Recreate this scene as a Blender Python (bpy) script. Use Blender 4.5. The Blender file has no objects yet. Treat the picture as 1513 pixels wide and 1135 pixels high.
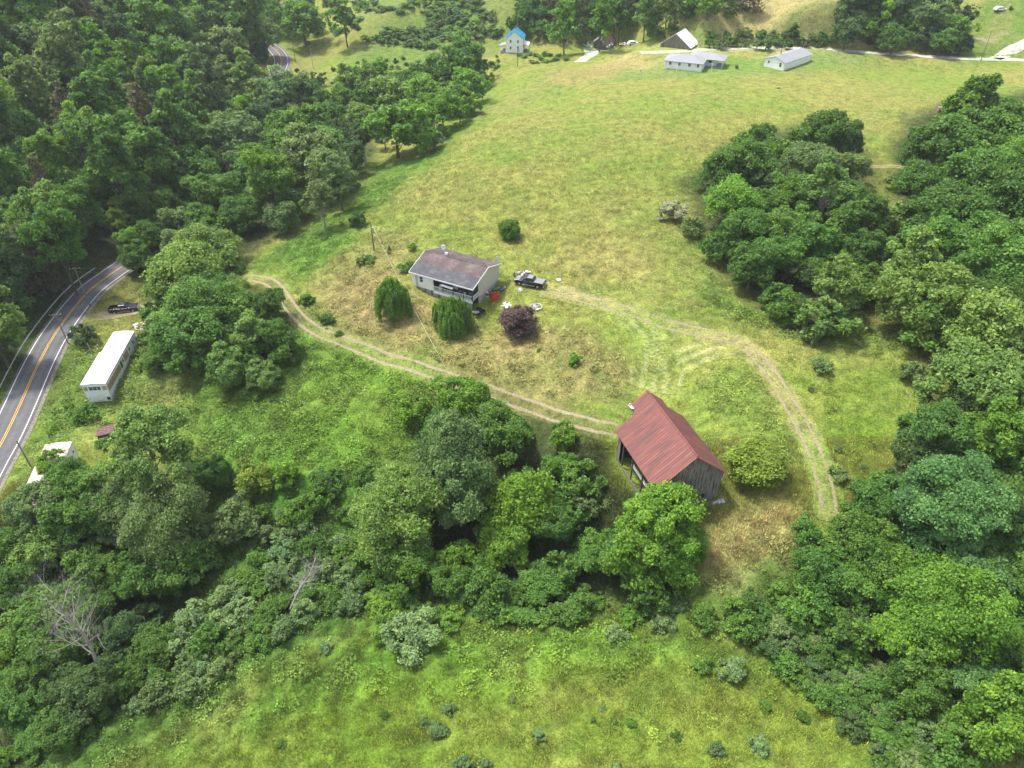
import bpy, math, random
import numpy as np
from mathutils import Vector, Matrix

# ------------------------------------------------------------------ camera, light, exposure
scene = bpy.context.scene
COL = scene.collection
F = 1086.0; PITCH = math.radians(38); CZ = 72.0
cam_d = bpy.data.cameras.new('camera'); cam = bpy.data.objects.new('camera', cam_d); COL.objects.link(cam)
cam.location = (0, 0, CZ); cam.rotation_euler = (math.radians(90) - PITCH, 0, 0)
cam_d.sensor_width = 36; cam_d.lens = 36 * F / 1513; cam_d.clip_end = 6000; cam_d.clip_start = 0.5
scene.camera = cam
SUN = Vector((-0.42, 0.24, 1.0)).normalized()
world = bpy.data.worlds.new('World'); scene.world = world; world.use_nodes = True
wn = world.node_tree
sky = wn.nodes.new('ShaderNodeTexSky'); sky.sky_type = 'NISHITA'; sky.sun_disc = False
sky.sun_elevation = math.asin(SUN.z); sky.sun_rotation = math.atan2(SUN.x, SUN.y)
sky.air_density = 1.0; sky.dust_density = 3.0; sky.ozone_density = 0.6
hz_ = wn.nodes.new('ShaderNodeHueSaturation'); hz_.inputs['Saturation'].default_value = .55; wn.links.new(sky.outputs[0], hz_.inputs['Color']); wn.links.new(hz_.outputs[0], wn.nodes['Background'].inputs[0]); wn.nodes['Background'].inputs[1].default_value = 0.15
sd = bpy.data.lights.new('sun', 'SUN'); sun = bpy.data.objects.new('sun', sd); COL.objects.link(sun)
sd.energy = 2.25; sd.angle = math.radians(7); sd.color = (1.0, 0.96, 0.88)
sun.rotation_euler = SUN.to_track_quat('Z', 'Y').to_euler()
scene.view_settings.view_transform = 'Standard'; scene.view_settings.look = 'None'
scene.view_settings.exposure = 1.25; scene.view_settings.gamma = 1
scene.cycles.max_bounces = 6; scene.cycles.diffuse_bounces = 3; scene.cycles.transmission_bounces = 3
scene.cycles.glossy_bounces = 2; scene.cycles.transparent_max_bounces = 6; scene.cycles.volume_bounces = 0

# ------------------------------------------------------------------ noise and geometry of the land
def _h(ix, iy, s):
    n = (ix.astype(np.int64) * 374761393 + iy.astype(np.int64) * 668265263 + s * 1442695041) & 0xffffffff
    n = ((n ^ (n >> 13)) * 1274126177) & 0xffffffff
    return ((n ^ (n >> 16)) & 0xffffff) / float(0xffffff)
def vnoise(x, y, s=0):
    ix = np.floor(x); iy = np.floor(y); fx = x - ix; fy = y - iy
    fx = fx * fx * (3 - 2 * fx); fy = fy * fy * (3 - 2 * fy)
    a = _h(ix, iy, s); b = _h(ix + 1, iy, s); c = _h(ix, iy + 1, s); d = _h(ix + 1, iy + 1, s)
    return (a + (b - a) * fx) * (1 - fy) + (c + (d - c) * fx) * fy
def fbm(x, y, scale, octv=3, s=0):
    x = np.asarray(x, float) / scale; y = np.asarray(y, float) / scale; v = 0; a = 1; t = 0
    for o in range(octv):
        v = v + a * (vnoise(x, y, s + o) * 2 - 1); t += a; a *= .55; x = x * 2.03 + 17.1; y = y * 2.03 + 5.3
    return v / t
def sstep(a, b, x):
    t = np.clip((x - a) / (b - a), 0, 1); return t * t * (3 - 2 * t)

def ray(px, py):
    a = (np.asarray(px, float) - 756.5) / F; b = (567.5 - np.asarray(py, float)) / F
    return a, math.cos(PITCH) + b * math.sin(PITCH), -math.sin(PITCH) + b * math.cos(PITCH)
def unz(px, py, z):
    dx, dy, dz = ray(px, py); t = (z - CZ) / dz
    return dx * t, dy * t
def to_px(x, y, z):
    dp = y * math.cos(PITCH) - (z - CZ) * math.sin(PITCH)
    up = y * math.sin(PITCH) + (z - CZ) * math.cos(PITCH)
    return 756.5 + F * x / dp, 567.5 - F * up / dp, dp

CTRL = [  # image point, height of the land there
 (0,700,-12),(40,600,-12),(90,500,-12),(130,440,-12),(185,390,-12),(415,100,-12),(409,76,-12),(300,260,-12),
 (0,560,-12.5),(0,400,-6),(0,200,4),(0,60,15),(100,330,-8),(150,200,1),(200,60,9),(300,0,9),(320,150,-9),(400,30,-10),(100,0,19),
 (350,335,-9),(500,315,-6),(640,218,-7.5),(722,128,-7),(470,160,-11),(560,120,-11),(600,80,-10.5),(500,60,-10),(570,30,-3),(660,10,2),(620,45,-6),
 (740,20,2),(765,84,-4),(830,95,-3),(880,78,-1.5),(700,75,-8),(440,10,-10),
 (560,330,-2),(640,330,0),(750,330,1),(900,250,2),(1000,150,3),(1200,200,3),(850,150,0),(780,110,-2.5),(700,200,-3),(1020,95,2.3),(1160,92,2.6),(1500,85,3.5),(1000,75,2.3),(1300,80,3),(1430,150,4),
 (1050,22,11),(1200,20,13),(1350,0,16),(900,5,9),(800,40,-1),(900,50,-.5),(960,50,3),(1450,40,8),(1510,20,12),(1100,60,3.5),
 (680,450,-1.0),(610,436,-1.2),(740,415,-.3),(790,430,0),(640,380,0),(450,478,-5.3),(400,415,-5.6),(520,440,-3.2),(560,525,-4.8),(620,545,-4.7),(700,566,-4.4),(800,602,-4),(870,625,-4),
 (700,520,-2.8),(820,520,-2),(960,500,-1),(450,600,-9),(300,620,-10),(150,590,-11),(200,540,-10.7),(250,480,-10),(120,520,-11.8),(330,430,-8.5),(600,640,-8.5),
 (800,720,-8),(1000,745,-4.2),(910,690,-4.2),(1070,750,-4.2),(960,580,-3.3),(1150,650,-2.2),(1220,760,-4.5),(1100,830,-5.5),(1100,560,-1.5),
 (1400,600,-1),(1300,550,-.5),(1250,450,1),(1500,400,4),(1060,400,1.5),(1150,480,0),(1300,250,3),(1500,200,4),(1350,700,-3),(1500,700,-2),
 (50,720,-12),(60,800,-14),(100,950,-20),(0,1050,-23),(200,900,-18),(350,850,-16),(500,850,-14.5),(700,850,-12.5),(900,890,-10.5),(1100,900,-9),(1250,920,-9),(1450,950,-8),
 (150,1110,-18),(300,1050,-15.5),(420,960,-14),(600,1000,-12),(900,1000,-9.5),(1100,1020,-9),(1300,1100,-9.5),(800,1135,-9.5),(500,1135,-12),(1100,1135,-8.5),(1500,1135,-9),
]
OUT = [(0,-60,-10),(-120,0,-26),(-60,-20,-18),(120,-20,-8),(160,60,-3),(200,160,2),(300,250,8),(-220,120,10),(-300,260,38),(-230,380,35),(-60,520,22),(100,560,40),
       (320,480,36),(520,350,30),(-420,500,70),(0,800,60),(500,800,70),(-700,200,80),(700,100,40),(-500,-200,30),(500,-300,20),(0,-500,20),(-900,900,90),(900,900,90),(0,1400,100)]
cp = []
for (px, py, z) in CTRL:
    x, y = unz(px, py, z); cp.append((float(x), float(y), z))
cp = np.array(cp + OUT, float)
def _phi(r2): return -np.sqrt(r2 + 64.0)
_A = _phi(((cp[:, None, :2] - cp[None, :, :2]) ** 2).sum(-1)); n_ = len(cp)
_M = np.zeros((n_ + 1, n_ + 1)); _M[:n_, :n_] = _A + np.eye(n_) * -1.2; _M[n_, :n_] = 1; _M[:n_, n_] = 1
_W = np.linalg.solve(_M, np.append(cp[:, 2], 0))

ROADPX = [(-60,770),(-20,694),(5,650),(29,600),(55.5,541),(79,498),(106,460),(132,430),(159,409),(185,391),(214,371),(250,345),(300,300),(345,240),(380,185),(400,135),(409,111),(415,96),(415,86),(409,76),(398,68),(385,61)]
def smooth_line(pts, n=6):
    P = np.array(pts, float); P = np.vstack([2 * P[0] - P[1], P, 2 * P[-1] - P[-2]]); out = []
    for i in range(1, len(P) - 2):
        for t in np.arange(0, 1, 1 / n):
            a, b, c, d = P[i-1], P[i], P[i+1], P[i+2]
            out.append(.5 * ((2*b) + (-a+c)*t + (2*a-5*b+4*c-d)*t*t + (-a+3*b-3*c+d)*t**3))
    out.append(P[-2]); return np.array(out)
ROAD = smooth_line([unz(a, b, -12) for a, b in ROADPX], 5)
def dist_line(x, y, L):
    x = np.asarray(x, float); d = np.full(x.shape, 1e9)
    for i in range(len(L) - 1):
        ax, ay = L[i]; bx, by = L[i+1]; vx = bx - ax; vy = by - ay
        t = np.clip(((x - ax) * vx + (y - ay) * vy) / (vx*vx + vy*vy + 1e-9), 0, 1)
        d = np.minimum(d, (x - ax - t*vx) ** 2 + (y - ay - t*vy) ** 2)
    return np.sqrt(d)
PADS = [(-10, 122.5, -.9, 5, 11, .75), (23, 75, -4.1, 8, 14, .9), (-74, 109, -10.9, 4, 12, .8), (-72, 80, -11.8, 6, 13, .95), (1.5, 303, -3.5, 6, 14, .9), (62, 268, 2.3, 9, 15, .9), (95, 268, 2.6, 8, 14, .9), (62, 298, 2.4, 5, 10, .8)]
GLINE = np.array([unz(a, b, 2.6) for a, b in [(960,77.5),(1000,76),(1060,72.5),(1140,71),(1200,72.5),(1260,76),(1330,81),(1400,85.5),(1450,87.5),(1530,90)]])
def zfun(x, y):
    x = np.asarray(x, float); y = np.asarray(y, float); sh = x.shape; X = x.ravel(); Y = y.ravel(); z = np.empty(X.shape)
    for s in range(0, len(X), 40000):
        q = np.stack([X[s:s+40000], Y[s:s+40000]], 1)
        z[s:s+40000] = _phi(((q[:, None, :] - cp[None, :, :2]) ** 2).sum(-1)) @ _W[:n_] + _W[n_]
    z = z + fbm(X, Y, 30, 3, 5) * (.8 * sstep(5, 60, Y) - .6 * sstep(180, 250, Y))
    for (cx, cy, pz, r0, r1, k) in PADS:
        w = (1 - sstep(r0, r1, np.hypot(X - cx, Y - cy))) * k; z = z * (1 - w) + pz * w
    m = (X < -40) & (Y > 20) & (Y < 420)
    if m.any():
        d = dist_line(X[m], Y[m], ROAD); w = 1 - sstep(4.2, 11, d); z[m] = z[m] * (1 - w) - 12 * w
    m = (X > 35) & (Y > 250) & (Y < 320)
    if m.any():
        w = 1 - sstep(4, 11, dist_line(X[m], Y[m], GLINE)); z[m] = z[m] * (1 - w) + 2.6 * w
    return z.reshape(sh)
def P(px, py, lift=0.0):
    """the point of the land seen at an image point"""
    dx, dy, dz = ray(px, py); t = np.concatenate([np.arange(20, 200, 2), np.arange(200, 1200, 5)])
    x = dx * t; y = dy * t; z = CZ + dz * t; g = z - zfun(x, y) - lift
    i = int(np.argmax(g < 0)) or len(t) - 1
    lo, hi = t[i-1], t[i]
    for _ in range(14):
        m = (lo + hi) / 2
        if CZ + dz*m - zfun(np.array([dx*m]), np.array([dy*m]))[0] - lift < 0: hi = m
        else: lo = m
    return (float(dx*hi), float(dy*hi), float(CZ + dz*hi - lift))
def Z(x, y): return float(zfun(np.array([x]), np.array([y]))[0])

# ------------------------------------------------------------------ object helpers
def tag(o, label=None, cat=None, group=None, kind=None):
    for k, v in (('label', label), ('category', cat), ('group', group), ('kind', kind)):
        if v: o[k] = v
    return o
def empty(name, loc, rz=0, label=None, cat=None, group=None):
    o = bpy.data.objects.new(name, None); COL.objects.link(o); o.location = loc; o.rotation_euler = (0, 0, rz); o.empty_display_size = .3
    return tag(o, label, cat, group)
class MB:
    def __init__(s): s.v = []; s.f = []
    def add(s, vs, fs, M=None):
        o = len(s.v)
        s.v += [tuple(M @ Vector(v)) if M is not None else tuple(v) for v in vs]; s.f += [tuple(i + o for i in f) for f in fs]; return s
    def box(s, x0, x1, y0, y1, z0, z1, M=None):
        return s.add([(x0,y0,z0),(x1,y0,z0),(x1,y1,z0),(x0,y1,z0),(x0,y0,z1),(x1,y0,z1),(x1,y1,z1),(x0,y1,z1)],
                     [(0,3,2,1),(4,5,6,7),(0,1,5,4),(1,2,6,5),(2,3,7,6),(3,0,4,7)], M)
    def prism(s, prof, y0, y1, M=None):
        """profile of (x,z) points, counter-clockwise seen from -y, pushed from y0 to y1"""
        n = len(prof)
        return s.add([(x, y0, z) for x, z in prof] + [(x, y1, z) for x, z in prof],
                     [tuple(range(n)), tuple(range(2*n-1, n-1, -1))] + [((i+1) % n, i, i+n, (i+1) % n + n) for i in range(n)], M)
    def tube(s, pts, rad, seg=6, caps=True):
        pts = [Vector(p) for p in pts]; o = len(s.v); n = len(pts)
        if not hasattr(rad, '__len__'): rad = [rad] * n
        for i, p in enumerate(pts):
            t = (pts[min(i+1, n-1)] - pts[max(i-1, 0)]).normalized()
            a = t.cross(Vector((0, 0, 1)) if abs(t.z) < .9 else Vector((1, 0, 0))).normalized(); b = t.cross(a)
            for k in range(seg):
                th = 2*math.pi*k/seg; s.v.append(tuple(p + (a*math.cos(th) + b*math.sin(th)) * rad[i]))
        for i in range(n-1):
            for k in range(seg):
                k2 = (k+1) % seg; s.f.append((o+i*seg+k, o+i*seg+k2, o+(i+1)*seg+k2, o+(i+1)*seg+k))
        if caps: s.f.append(tuple(o+k for k in range(seg))[::-1]); s.f.append(tuple(o+(n-1)*seg+k for k in range(seg)))
        return s
    def blob(s, c, r, seed=0, n=7, rough=.25):
        rg = random.Random(seed); o = len(s.v); m = n*2
        for i in range(1, n):
            for k in range(m):
                th = math.pi*i/n; ph = 2*math.pi*k/m; q = 1 + rg.uniform(-rough, rough)
                s.v.append((c[0]+r[0]*q*math.sin(th)*math.cos(ph), c[1]+r[1]*q*math.sin(th)*math.sin(ph), c[2]+r[2]*q*math.cos(th)))
        s.v.append((c[0], c[1], c[2]+r[2])); s.v.append((c[0], c[1], c[2]-r[2])); T = len(s.v)-2; Bt = T+1
        for i in range(n-2):
            for k in range(m): s.f.append((o+i*m+k, o+(i+1)*m+k, o+(i+1)*m+(k+1) % m, o+i*m+(k+1) % m))
        for k in range(m): s.f.append((T, o+k, o+(k+1) % m)); s.f.append((Bt, o+(n-2)*m+(k+1) % m, o+(n-2)*m+k))
        return s
    def build(s, name, mat, parent=None, smooth=False):
        me = bpy.data.meshes.new(name); me.from_pydata(s.v, [], s.f); me.materials.append(mat)
        if smooth: me.polygons.foreach_set('use_smooth', [True]*len(me.polygons))
        me.update(); o = bpy.data.objects.new(name, me); COL.objects.link(o); o.parent = parent; return o
def bevel(o, w, seg=2):
    m = o.modifiers.new('bevel', 'BEVEL'); m.width = w; m.segments = seg; m.limit_method = 'ANGLE'; return o
def copy_tree(o, parent=None):
    c = o.copy(); COL.objects.link(c); c.parent = parent
    for ch in list(o.children): copy_tree(ch, c)
    return c

# ------------------------------------------------------------------ materials
def newmat(name, rough=.8, spec=.3):
    m = bpy.data.materials.new(name); m.use_nodes = True; nt = m.node_tree; b = nt.nodes['Principled BSDF']
    b.inputs['Roughness'].default_value = rough; b.inputs['Specular IOR Level'].default_value = spec
    return m, nt, b
def nd(nt, t, **kw):
    n = nt.nodes.new(t)
    for k, v in kw.items():
        if k in n.inputs: n.inputs[k].default_value = v
        else: setattr(n, k, v)
    return n
def ramp(nt, src, stops):
    r = nt.nodes.new('ShaderNodeValToRGB'); nt.links.new(src, r.inputs[0]); e = r.color_ramp.elements
    while len(e) < len(stops): e.new(.5)
    for q, (p, c) in zip(e, stops): q.position = p; q.color = (*c, 1) if len(c) == 3 else c
    return r.outputs[0]
def mixc(nt, fac, a, b, mode='MIX'):
    m = nt.nodes.new('ShaderNodeMix'); m.data_type = 'RGBA'; m.blend_type = mode
    for i, v in ((0, fac), (6, a), (7, b)):
        if hasattr(v, 'is_output') or isinstance(v, bpy.types.NodeSocket): nt.links.new(v, m.inputs[i])
        else: m.inputs[i].default_value = v if i == 0 else (*v, 1)
    return m.outputs[2]
def mottled(name, c1, c2, scale=3, rough=.8, spec=.3, metal=0, bump=0, stretch=(1, 1, 1), detail=5, contrast=(.35, .65)):
    m, nt, b = newmat(name, rough, spec); b.inputs['Metallic'].default_value = metal
    tc = nd(nt, 'ShaderNodeTexCoord'); mp = nd(nt, 'ShaderNodeMapping'); mp.inputs['Scale'].default_value = stretch
    nt.links.new(tc.outputs['Object'], mp.inputs[0]); nz = nd(nt, 'ShaderNodeTexNoise', Scale=scale, Detail=detail, Roughness=.65)
    nt.links.new(mp.outputs[0], nz.inputs['Vector']); nt.links.new(ramp(nt, nz.outputs[0], [(contrast[0], c1), (contrast[1], c2)]), b.inputs['Base Color'])
    if bump:
        bp = nd(nt, 'ShaderNodeBump', Strength=bump, Distance=.05); nt.links.new(nz.outputs[0], bp.inputs['Height']); nt.links.new(bp.outputs[0], b.inputs['Normal'])
    return m
M_white = mottled('white_siding', (.70,.71,.69), (.82,.83,.81), 2.5, .6)
M_whiteroof = mottled('white_roof', (.46,.46,.44), (.74,.75,.74), .9, .55, contrast=(.30, .52))
M_greyroof = mottled('grey_shingle', (.20,.205,.22), (.29,.30,.31), 6, .9)
M_blueroof = mottled('blue_roof', (.03,.22,.36), (.05,.34,.52), 2, .5)
M_glass = mottled('window_glass', (.015,.018,.02), (.04,.045,.05), 2, .15, .5)
M_dark = mottled('shade_and_dark_parts', (.02,.018,.016), (.045,.04,.035), 3, .9)  # near-black painted shade for openings and barn inside; also plain dark parts
M_board = mottled('weathered_board', (.065,.058,.05), (.24,.22,.19), 2.2, .9, stretch=(2.6, 2.6, .22), bump=.3, contrast=(.38, .6))
M_boardd = mottled('dark_board', (.05,.045,.04), (.12,.11,.10), 3, .9, stretch=(6, 6, .6), bump=.4)
M_pole = mottled('pole_wood', (.13,.11,.09), (.24,.21,.18), 3, .9, stretch=(5, 5, .5))
M_poledk = mottled('dark_pole_wood', (.05,.045,.04), (.11,.10,.085), 3, .9, stretch=(5, 5, .5))
M_steel = mottled('galvanised_steel', (.30,.31,.32), (.46,.47,.48), 4, .5, .5, .6)
M_wire = mottled('wire', (.06,.06,.06), (.10,.10,.10), 4, .6)
M_wirel = mottled('pale_yellowish_wire', (.42,.40,.32), (.55,.52,.42), 4, .6)  # pale yellowish wire, lighter in base colour than the other wires
M_bark = mottled('bark', (.05,.042,.032), (.13,.11,.085), 2.5, .95, stretch=(3, 3, .6), bump=.5)
M_barkp = mottled('pale_bark', (.18,.165,.14), (.36,.34,.30), 2.5, .9, stretch=(3, 3, .6))
M_deadw = mottled('bleached_dead_wood', (.17,.15,.135), (.36,.33,.30), 2.5, .9, stretch=(3, 3, .6))
M_rust = mottled('rust', (.12,.04,.02), (.30,.13,.08), 2.5, .85)
M_stone = mottled('pale_stone', (.30,.28,.26), (.55,.53,.50), 3, .9, bump=.5)
M_tyre = mottled('tyre_rubber', (.012,.012,.012), (.025,.025,.025), 5, .8)
M_rim = mottled('wheel_rim', (.35,.36,.37), (.55,.56,.57), 4, .35, .5, .8)
M_black = mottled('black_paint', (.010,.011,.014), (.018,.02,.024), 2, .22, .6)
M_chrome = mottled('chrome_trim', (.45,.46,.47), (.65,.66,.67), 4, .3, .5, .8)
M_tarp = mottled('faded_grey_cover', (.16,.165,.175), (.24,.245,.255), 2.5, .5)
M_redl = mottled('red_lens', (.25,.01,.01), (.4,.02,.02), 4, .3)
M_lamp = mottled('clear_lens', (.5,.5,.5), (.7,.7,.7), 4, .2)
M_redp = mottled('red_painted_steel', (.38,.035,.018), (.55,.07,.03), 3, .5)
M_block = mottled('foundation_block', (.22,.23,.23), (.38,.39,.39), 3, .9)
M_tan = mottled('tan_panel', (.34,.22,.12), (.48,.33,.20), 3, .8)

def foliage(name, transl=.42, rough=.55, shift=.35):
    m, nt, b = newmat(name, rough, .25)
    oi = nd(nt, 'ShaderNodeObjectInfo'); at = nd(nt, 'ShaderNodeAttribute'); at.attribute_name = 'tone'
    hs = nd(nt, 'ShaderNodeHueSaturation')
    a1 = nd(nt, 'ShaderNodeMath', operation='MULTIPLY_ADD'); nt.links.new(at.outputs['Fac'], a1.inputs[0]); a1.inputs[1].default_value = -.035; a1.inputs[2].default_value = .5175
    nt.links.new(a1.outputs[0], hs.inputs['Hue'])
    a2 = nd(nt, 'ShaderNodeMath', operation='MULTIPLY_ADD'); nt.links.new(at.outputs['Fac'], a2.inputs[0]); a2.inputs[1].default_value = 1.1; a2.inputs[2].default_value = .50
    nt.links.new(a2.outputs[0], hs.inputs['Value']); nt.links.new(oi.outputs['Color'], hs.inputs['Color'])
    nt.links.new(hs.outputs[0], b.inputs['Base Color'])
    tr = nd(nt, 'ShaderNodeBsdfTranslucent'); yl = mixc(nt, 1.0, hs.outputs[0], (1.15, 1.25, .55), 'MULTIPLY'); nt.links.new(yl, tr.inputs[0])
    mx = nd(nt, 'ShaderNodeMixShader'); mx.inputs[0].default_value = transl
    nt.links.new(b.outputs[0], mx.inputs[1]); nt.links.new(tr.outputs[0], mx.inputs[2]); nt.links.new(mx.outputs[0], nt.nodes['Material Output'].inputs[0])
    return m
M_leaf = foliage('leaves')

def groundmat():
    m, nt, b = newmat('grass_land', .95, .1)
    at = nd(nt, 'ShaderNodeAttribute'); at.attribute_name = 'gcol'; dt = nd(nt, 'ShaderNodeAttribute'); dt.attribute_name = 'dirt'
    geo = nd(nt, 'ShaderNodeNewGeometry')
    def noise(s, d=4, r=.6):
        n = nd(nt, 'ShaderNodeTexNoise', Scale=s, Detail=d, Roughness=r); nt.links.new(geo.outputs['Position'], n.inputs['Vector']); return n.outputs[0]
    n1 = noise(.07, 5, .65); n2 = noise(.55, 4, .7); n3 = noise(2.6, 4, .75); n4 = noise(.022, 3)
    c = at.outputs['Color']
    c = mixc(nt, ramp(nt, n1, [(.42, (0,0,0)), (.68, (.38,.38,.38))]), c, mixc(nt, 1, c, (1.22, 1.08, 1.18), 'MULTIPLY'))
    c = mixc(nt, ramp(nt, n4, [(.40, (.8,.8,.8)), (.56, (0,0,0))]), c, mixc(nt, 1, c, (.70, .98, .62), 'MULTIPLY'))
    c = mixc(nt, 1, c, ramp(nt, n2, [(.30, (.50,.60,.50)), (.5, (1,1,1)), (.72, (1.35,1.28,1.15))]), 'MULTIPLY')
    c = mixc(nt, 1, c, ramp(nt, n3, [(.28, (.36,.44,.36)), (.5, (1,1,1)), (.74, (1.55,1.5,1.4))]), 'MULTIPLY')
    dn = noise(3.2, 5, .7); dirtc = ramp(nt, dn, [(.3, (.19,.155,.09)), (.7, (.37,.32,.195))])
    sm = nd(nt, 'ShaderNodeMath', operation='ADD'); nt.links.new(dt.outputs['Fac'], sm.inputs[0])
    sm2 = nd(nt, 'ShaderNodeMath', operation='MULTIPLY_ADD'); nt.links.new(noise(1.3, 5, .75), sm2.inputs[0]); sm2.inputs[1].default_value = 1.2; sm2.inputs[2].default_value = -.6
    nt.links.new(sm2.outputs[0], sm.inputs[1])
    c = mixc(nt, ramp(nt, sm.outputs[0], [(.42, (0,0,0)), (.68, (1,1,1))]), c, dirtc)
    nt.links.new(c, b.inputs['Base Color'])
    bp = nd(nt, 'ShaderNodeBump', Strength=.8, Distance=.35); ad = nd(nt, 'ShaderNodeMath', operation='ADD')
    nt.links.new(n2, ad.inputs[0]); nt.links.new(n3, ad.inputs[1]); nt.links.new(ad.outputs[0], bp.inputs['Height']); nt.links.new(bp.outputs[0], b.inputs['Normal'])
    return m
M_ground = groundmat()

# ------------------------------------------------------------------ zones of vegetation on the land
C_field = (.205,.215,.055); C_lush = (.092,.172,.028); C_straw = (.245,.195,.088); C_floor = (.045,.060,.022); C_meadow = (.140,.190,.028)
C_mid = (.115,.165,.04); C_gold = (.33,.28,.12); C_lawn = (.150,.205,.058); C_darkg = (.075,.135,.028); C_yel = (.145,.210,.030)
ZONES = [  # colour, softness m, strength, image polygon, height used for it, weediness
 (C_lush, 8, .85, [(250,620),(230,540),(330,520),(400,440),(430,480),(520,520),(640,560),(690,600),(640,720),(450,760),(330,700)], -8.5, .9),
 (C_yel, 6, .5, [(400,600),(520,530),(640,570),(640,640),(520,690),(420,660)], -8.5, .8),
 (C_mid, 5, .8, [(180,520),(240,500),(260,560),(240,640),(150,620),(120,650),(20,720),(80,560),(110,500)], -11, .7),
 (C_straw, 4, .35, [(200,570),(290,540),(300,580),(230,610)], -10, .5),
 (C_lush, 8, .9, [(350,400),(500,312),(540,225),(640,218),(700,150),(715,160),(650,240),(590,290),(530,340),(520,390),(440,430),(410,400)], -6, .35),
 (C_straw, 5, .78, [(470,400),(545,345),(620,355),(590,440),(700,480),(820,500),(930,520),(920,600),(700,560),(560,515),(480,470)], -2.5, .35),
 (C_straw, 3, .5, [(490,430),(560,410),(590,470),(560,500),(500,470)], -3.5, .35),
 (C_straw, 9, .25, [(900,300),(1010,330),(1060,420),(1000,460),(860,430),(800,400)], 0, .2),
 (C_lawn, 5, .8, [(870,115),(950,85),(1280,78),(1270,100),(1130,112),(1000,118)], 2.4, 0),
 (C_mid, 5, .8, [(1040,400),(1100,450),(1200,490),(1330,480),(1350,520),(1200,510),(1100,490),(1020,440)], 0, .6),
 (C_lush, 5, .45, [(1030,560),(1110,540),(1150,600),(1180,680),(1150,740),(1090,640)], -2, .7),
 (C_meadow, 8, .8, [(1150,560),(1350,520),(1330,700),(1230,740),(1190,600)], -1, .3),
 ((.36,.29,.135), 4, .9, [(1040,780),(1180,770),(1190,850),(1120,880),(1040,840)], -5.2, .25),
 (C_meadow, 6, .9, [(860,650),(910,640),(950,720),(1040,800),(1040,900),(900,760)], -5, .4),
 (C_darkg, 6, .95, [(-80,840),(60,760),(160,740),(330,720),(460,700),(600,690),(700,640),(850,700),(900,820),(1000,890),(1180,880),(1280,800),(1600,700),(1600,1050),(1400,1060),(1230,1000),(1050,935),(860,905),(560,925),(380,985),(150,1120),(-80,1200)], -12, .8),
 (C_meadow, 5, .9, [(100,1160),(400,985),(560,925),(860,905),(1050,940),(1230,1010),(1330,1160)], -10.5, .25),
 (C_lush, 5, .7, [(400,975),(560,925),(860,905),(1050,940),(1120,990),(900,1000),(600,985),(440,1040),(200,1120),(240,1070)], -10.5, .6),
 (C_yel, 6, .7, [(620,985),(760,960),(960,975),(1000,1010),(820,1010),(640,1030)], -10, .5),
 (C_straw, 6, .12, [(500,1040),(900,1030),(1100,1050),(1000,1090),(600,1080)], -10, .2),
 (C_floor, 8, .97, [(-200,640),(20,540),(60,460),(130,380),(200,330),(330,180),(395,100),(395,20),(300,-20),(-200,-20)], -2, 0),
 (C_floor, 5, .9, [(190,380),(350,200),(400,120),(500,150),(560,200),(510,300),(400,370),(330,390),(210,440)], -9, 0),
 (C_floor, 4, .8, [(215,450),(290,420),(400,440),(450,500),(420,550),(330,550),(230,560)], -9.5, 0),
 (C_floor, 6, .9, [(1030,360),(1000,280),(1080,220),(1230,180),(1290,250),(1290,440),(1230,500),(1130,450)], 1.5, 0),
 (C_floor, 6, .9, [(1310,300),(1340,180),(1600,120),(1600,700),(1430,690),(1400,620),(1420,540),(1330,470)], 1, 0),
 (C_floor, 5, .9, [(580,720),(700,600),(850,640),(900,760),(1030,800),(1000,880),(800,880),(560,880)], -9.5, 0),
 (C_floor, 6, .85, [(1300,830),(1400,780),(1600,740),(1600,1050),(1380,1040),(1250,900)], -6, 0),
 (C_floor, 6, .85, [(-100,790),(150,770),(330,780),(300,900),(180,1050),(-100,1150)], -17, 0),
 (C_gold, 10, .9, [(880,50),(1000,20),(1120,-40),(1500,-60),(1480,10),(1240,50),(1150,46),(1060,48),(960,62)], 10, 0),
 (C_darkg, 4, .5, [(1010,56),(1240,54),(1240,66),(1040,64)], 4, .3),
 (C_mid, 8, .8, [(1440,80),(1440,30),(1600,0),(1600,60),(1500,75)], 5, .3),
 (C_straw, 3, .5, [(1445,55),(1480,35),(1500,45),(1470,62)], 6, 0),
 (C_straw, 6, .5, [(700,140),(790,105),(960,86),(1000,92),(880,118),(740,160)], 0, 0),
 (C_straw, 8, .45, [(520,70),(740,80),(760,98),(640,130),(540,110)], -10, .2),
 (C_straw, 3, .7, [(395,12),(440,-10),(450,0),(440,12),(405,18)], -10, 0),
 (C_mid, 10, .7, [(520,60),(540,-40),(800,-40),(780,70),(640,75)], -3, .3),
]
ZW = []
for (c, so, st, poly, zz, wd) in ZONES:
    ZW.append((np.array(c), so, st, np.array([unz(a, b, zz) for a, b in poly], float), wd))
def poly_sd(x, y, PL):
    inside = np.zeros(x.shape, bool); n = len(PL); d = dist_line(x, y, np.vstack([PL, PL[:1]]))
    for i in range(n):
        x0, y0 = PL[i]; x1, y1 = PL[(i+1) % n]
        c = ((y0 > y) != (y1 > y)) & (x < (x1-x0)*(y-y0)/((y1-y0) or 1e-9) + x0); inside ^= c
    return np.where(inside, -d, d)

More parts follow.
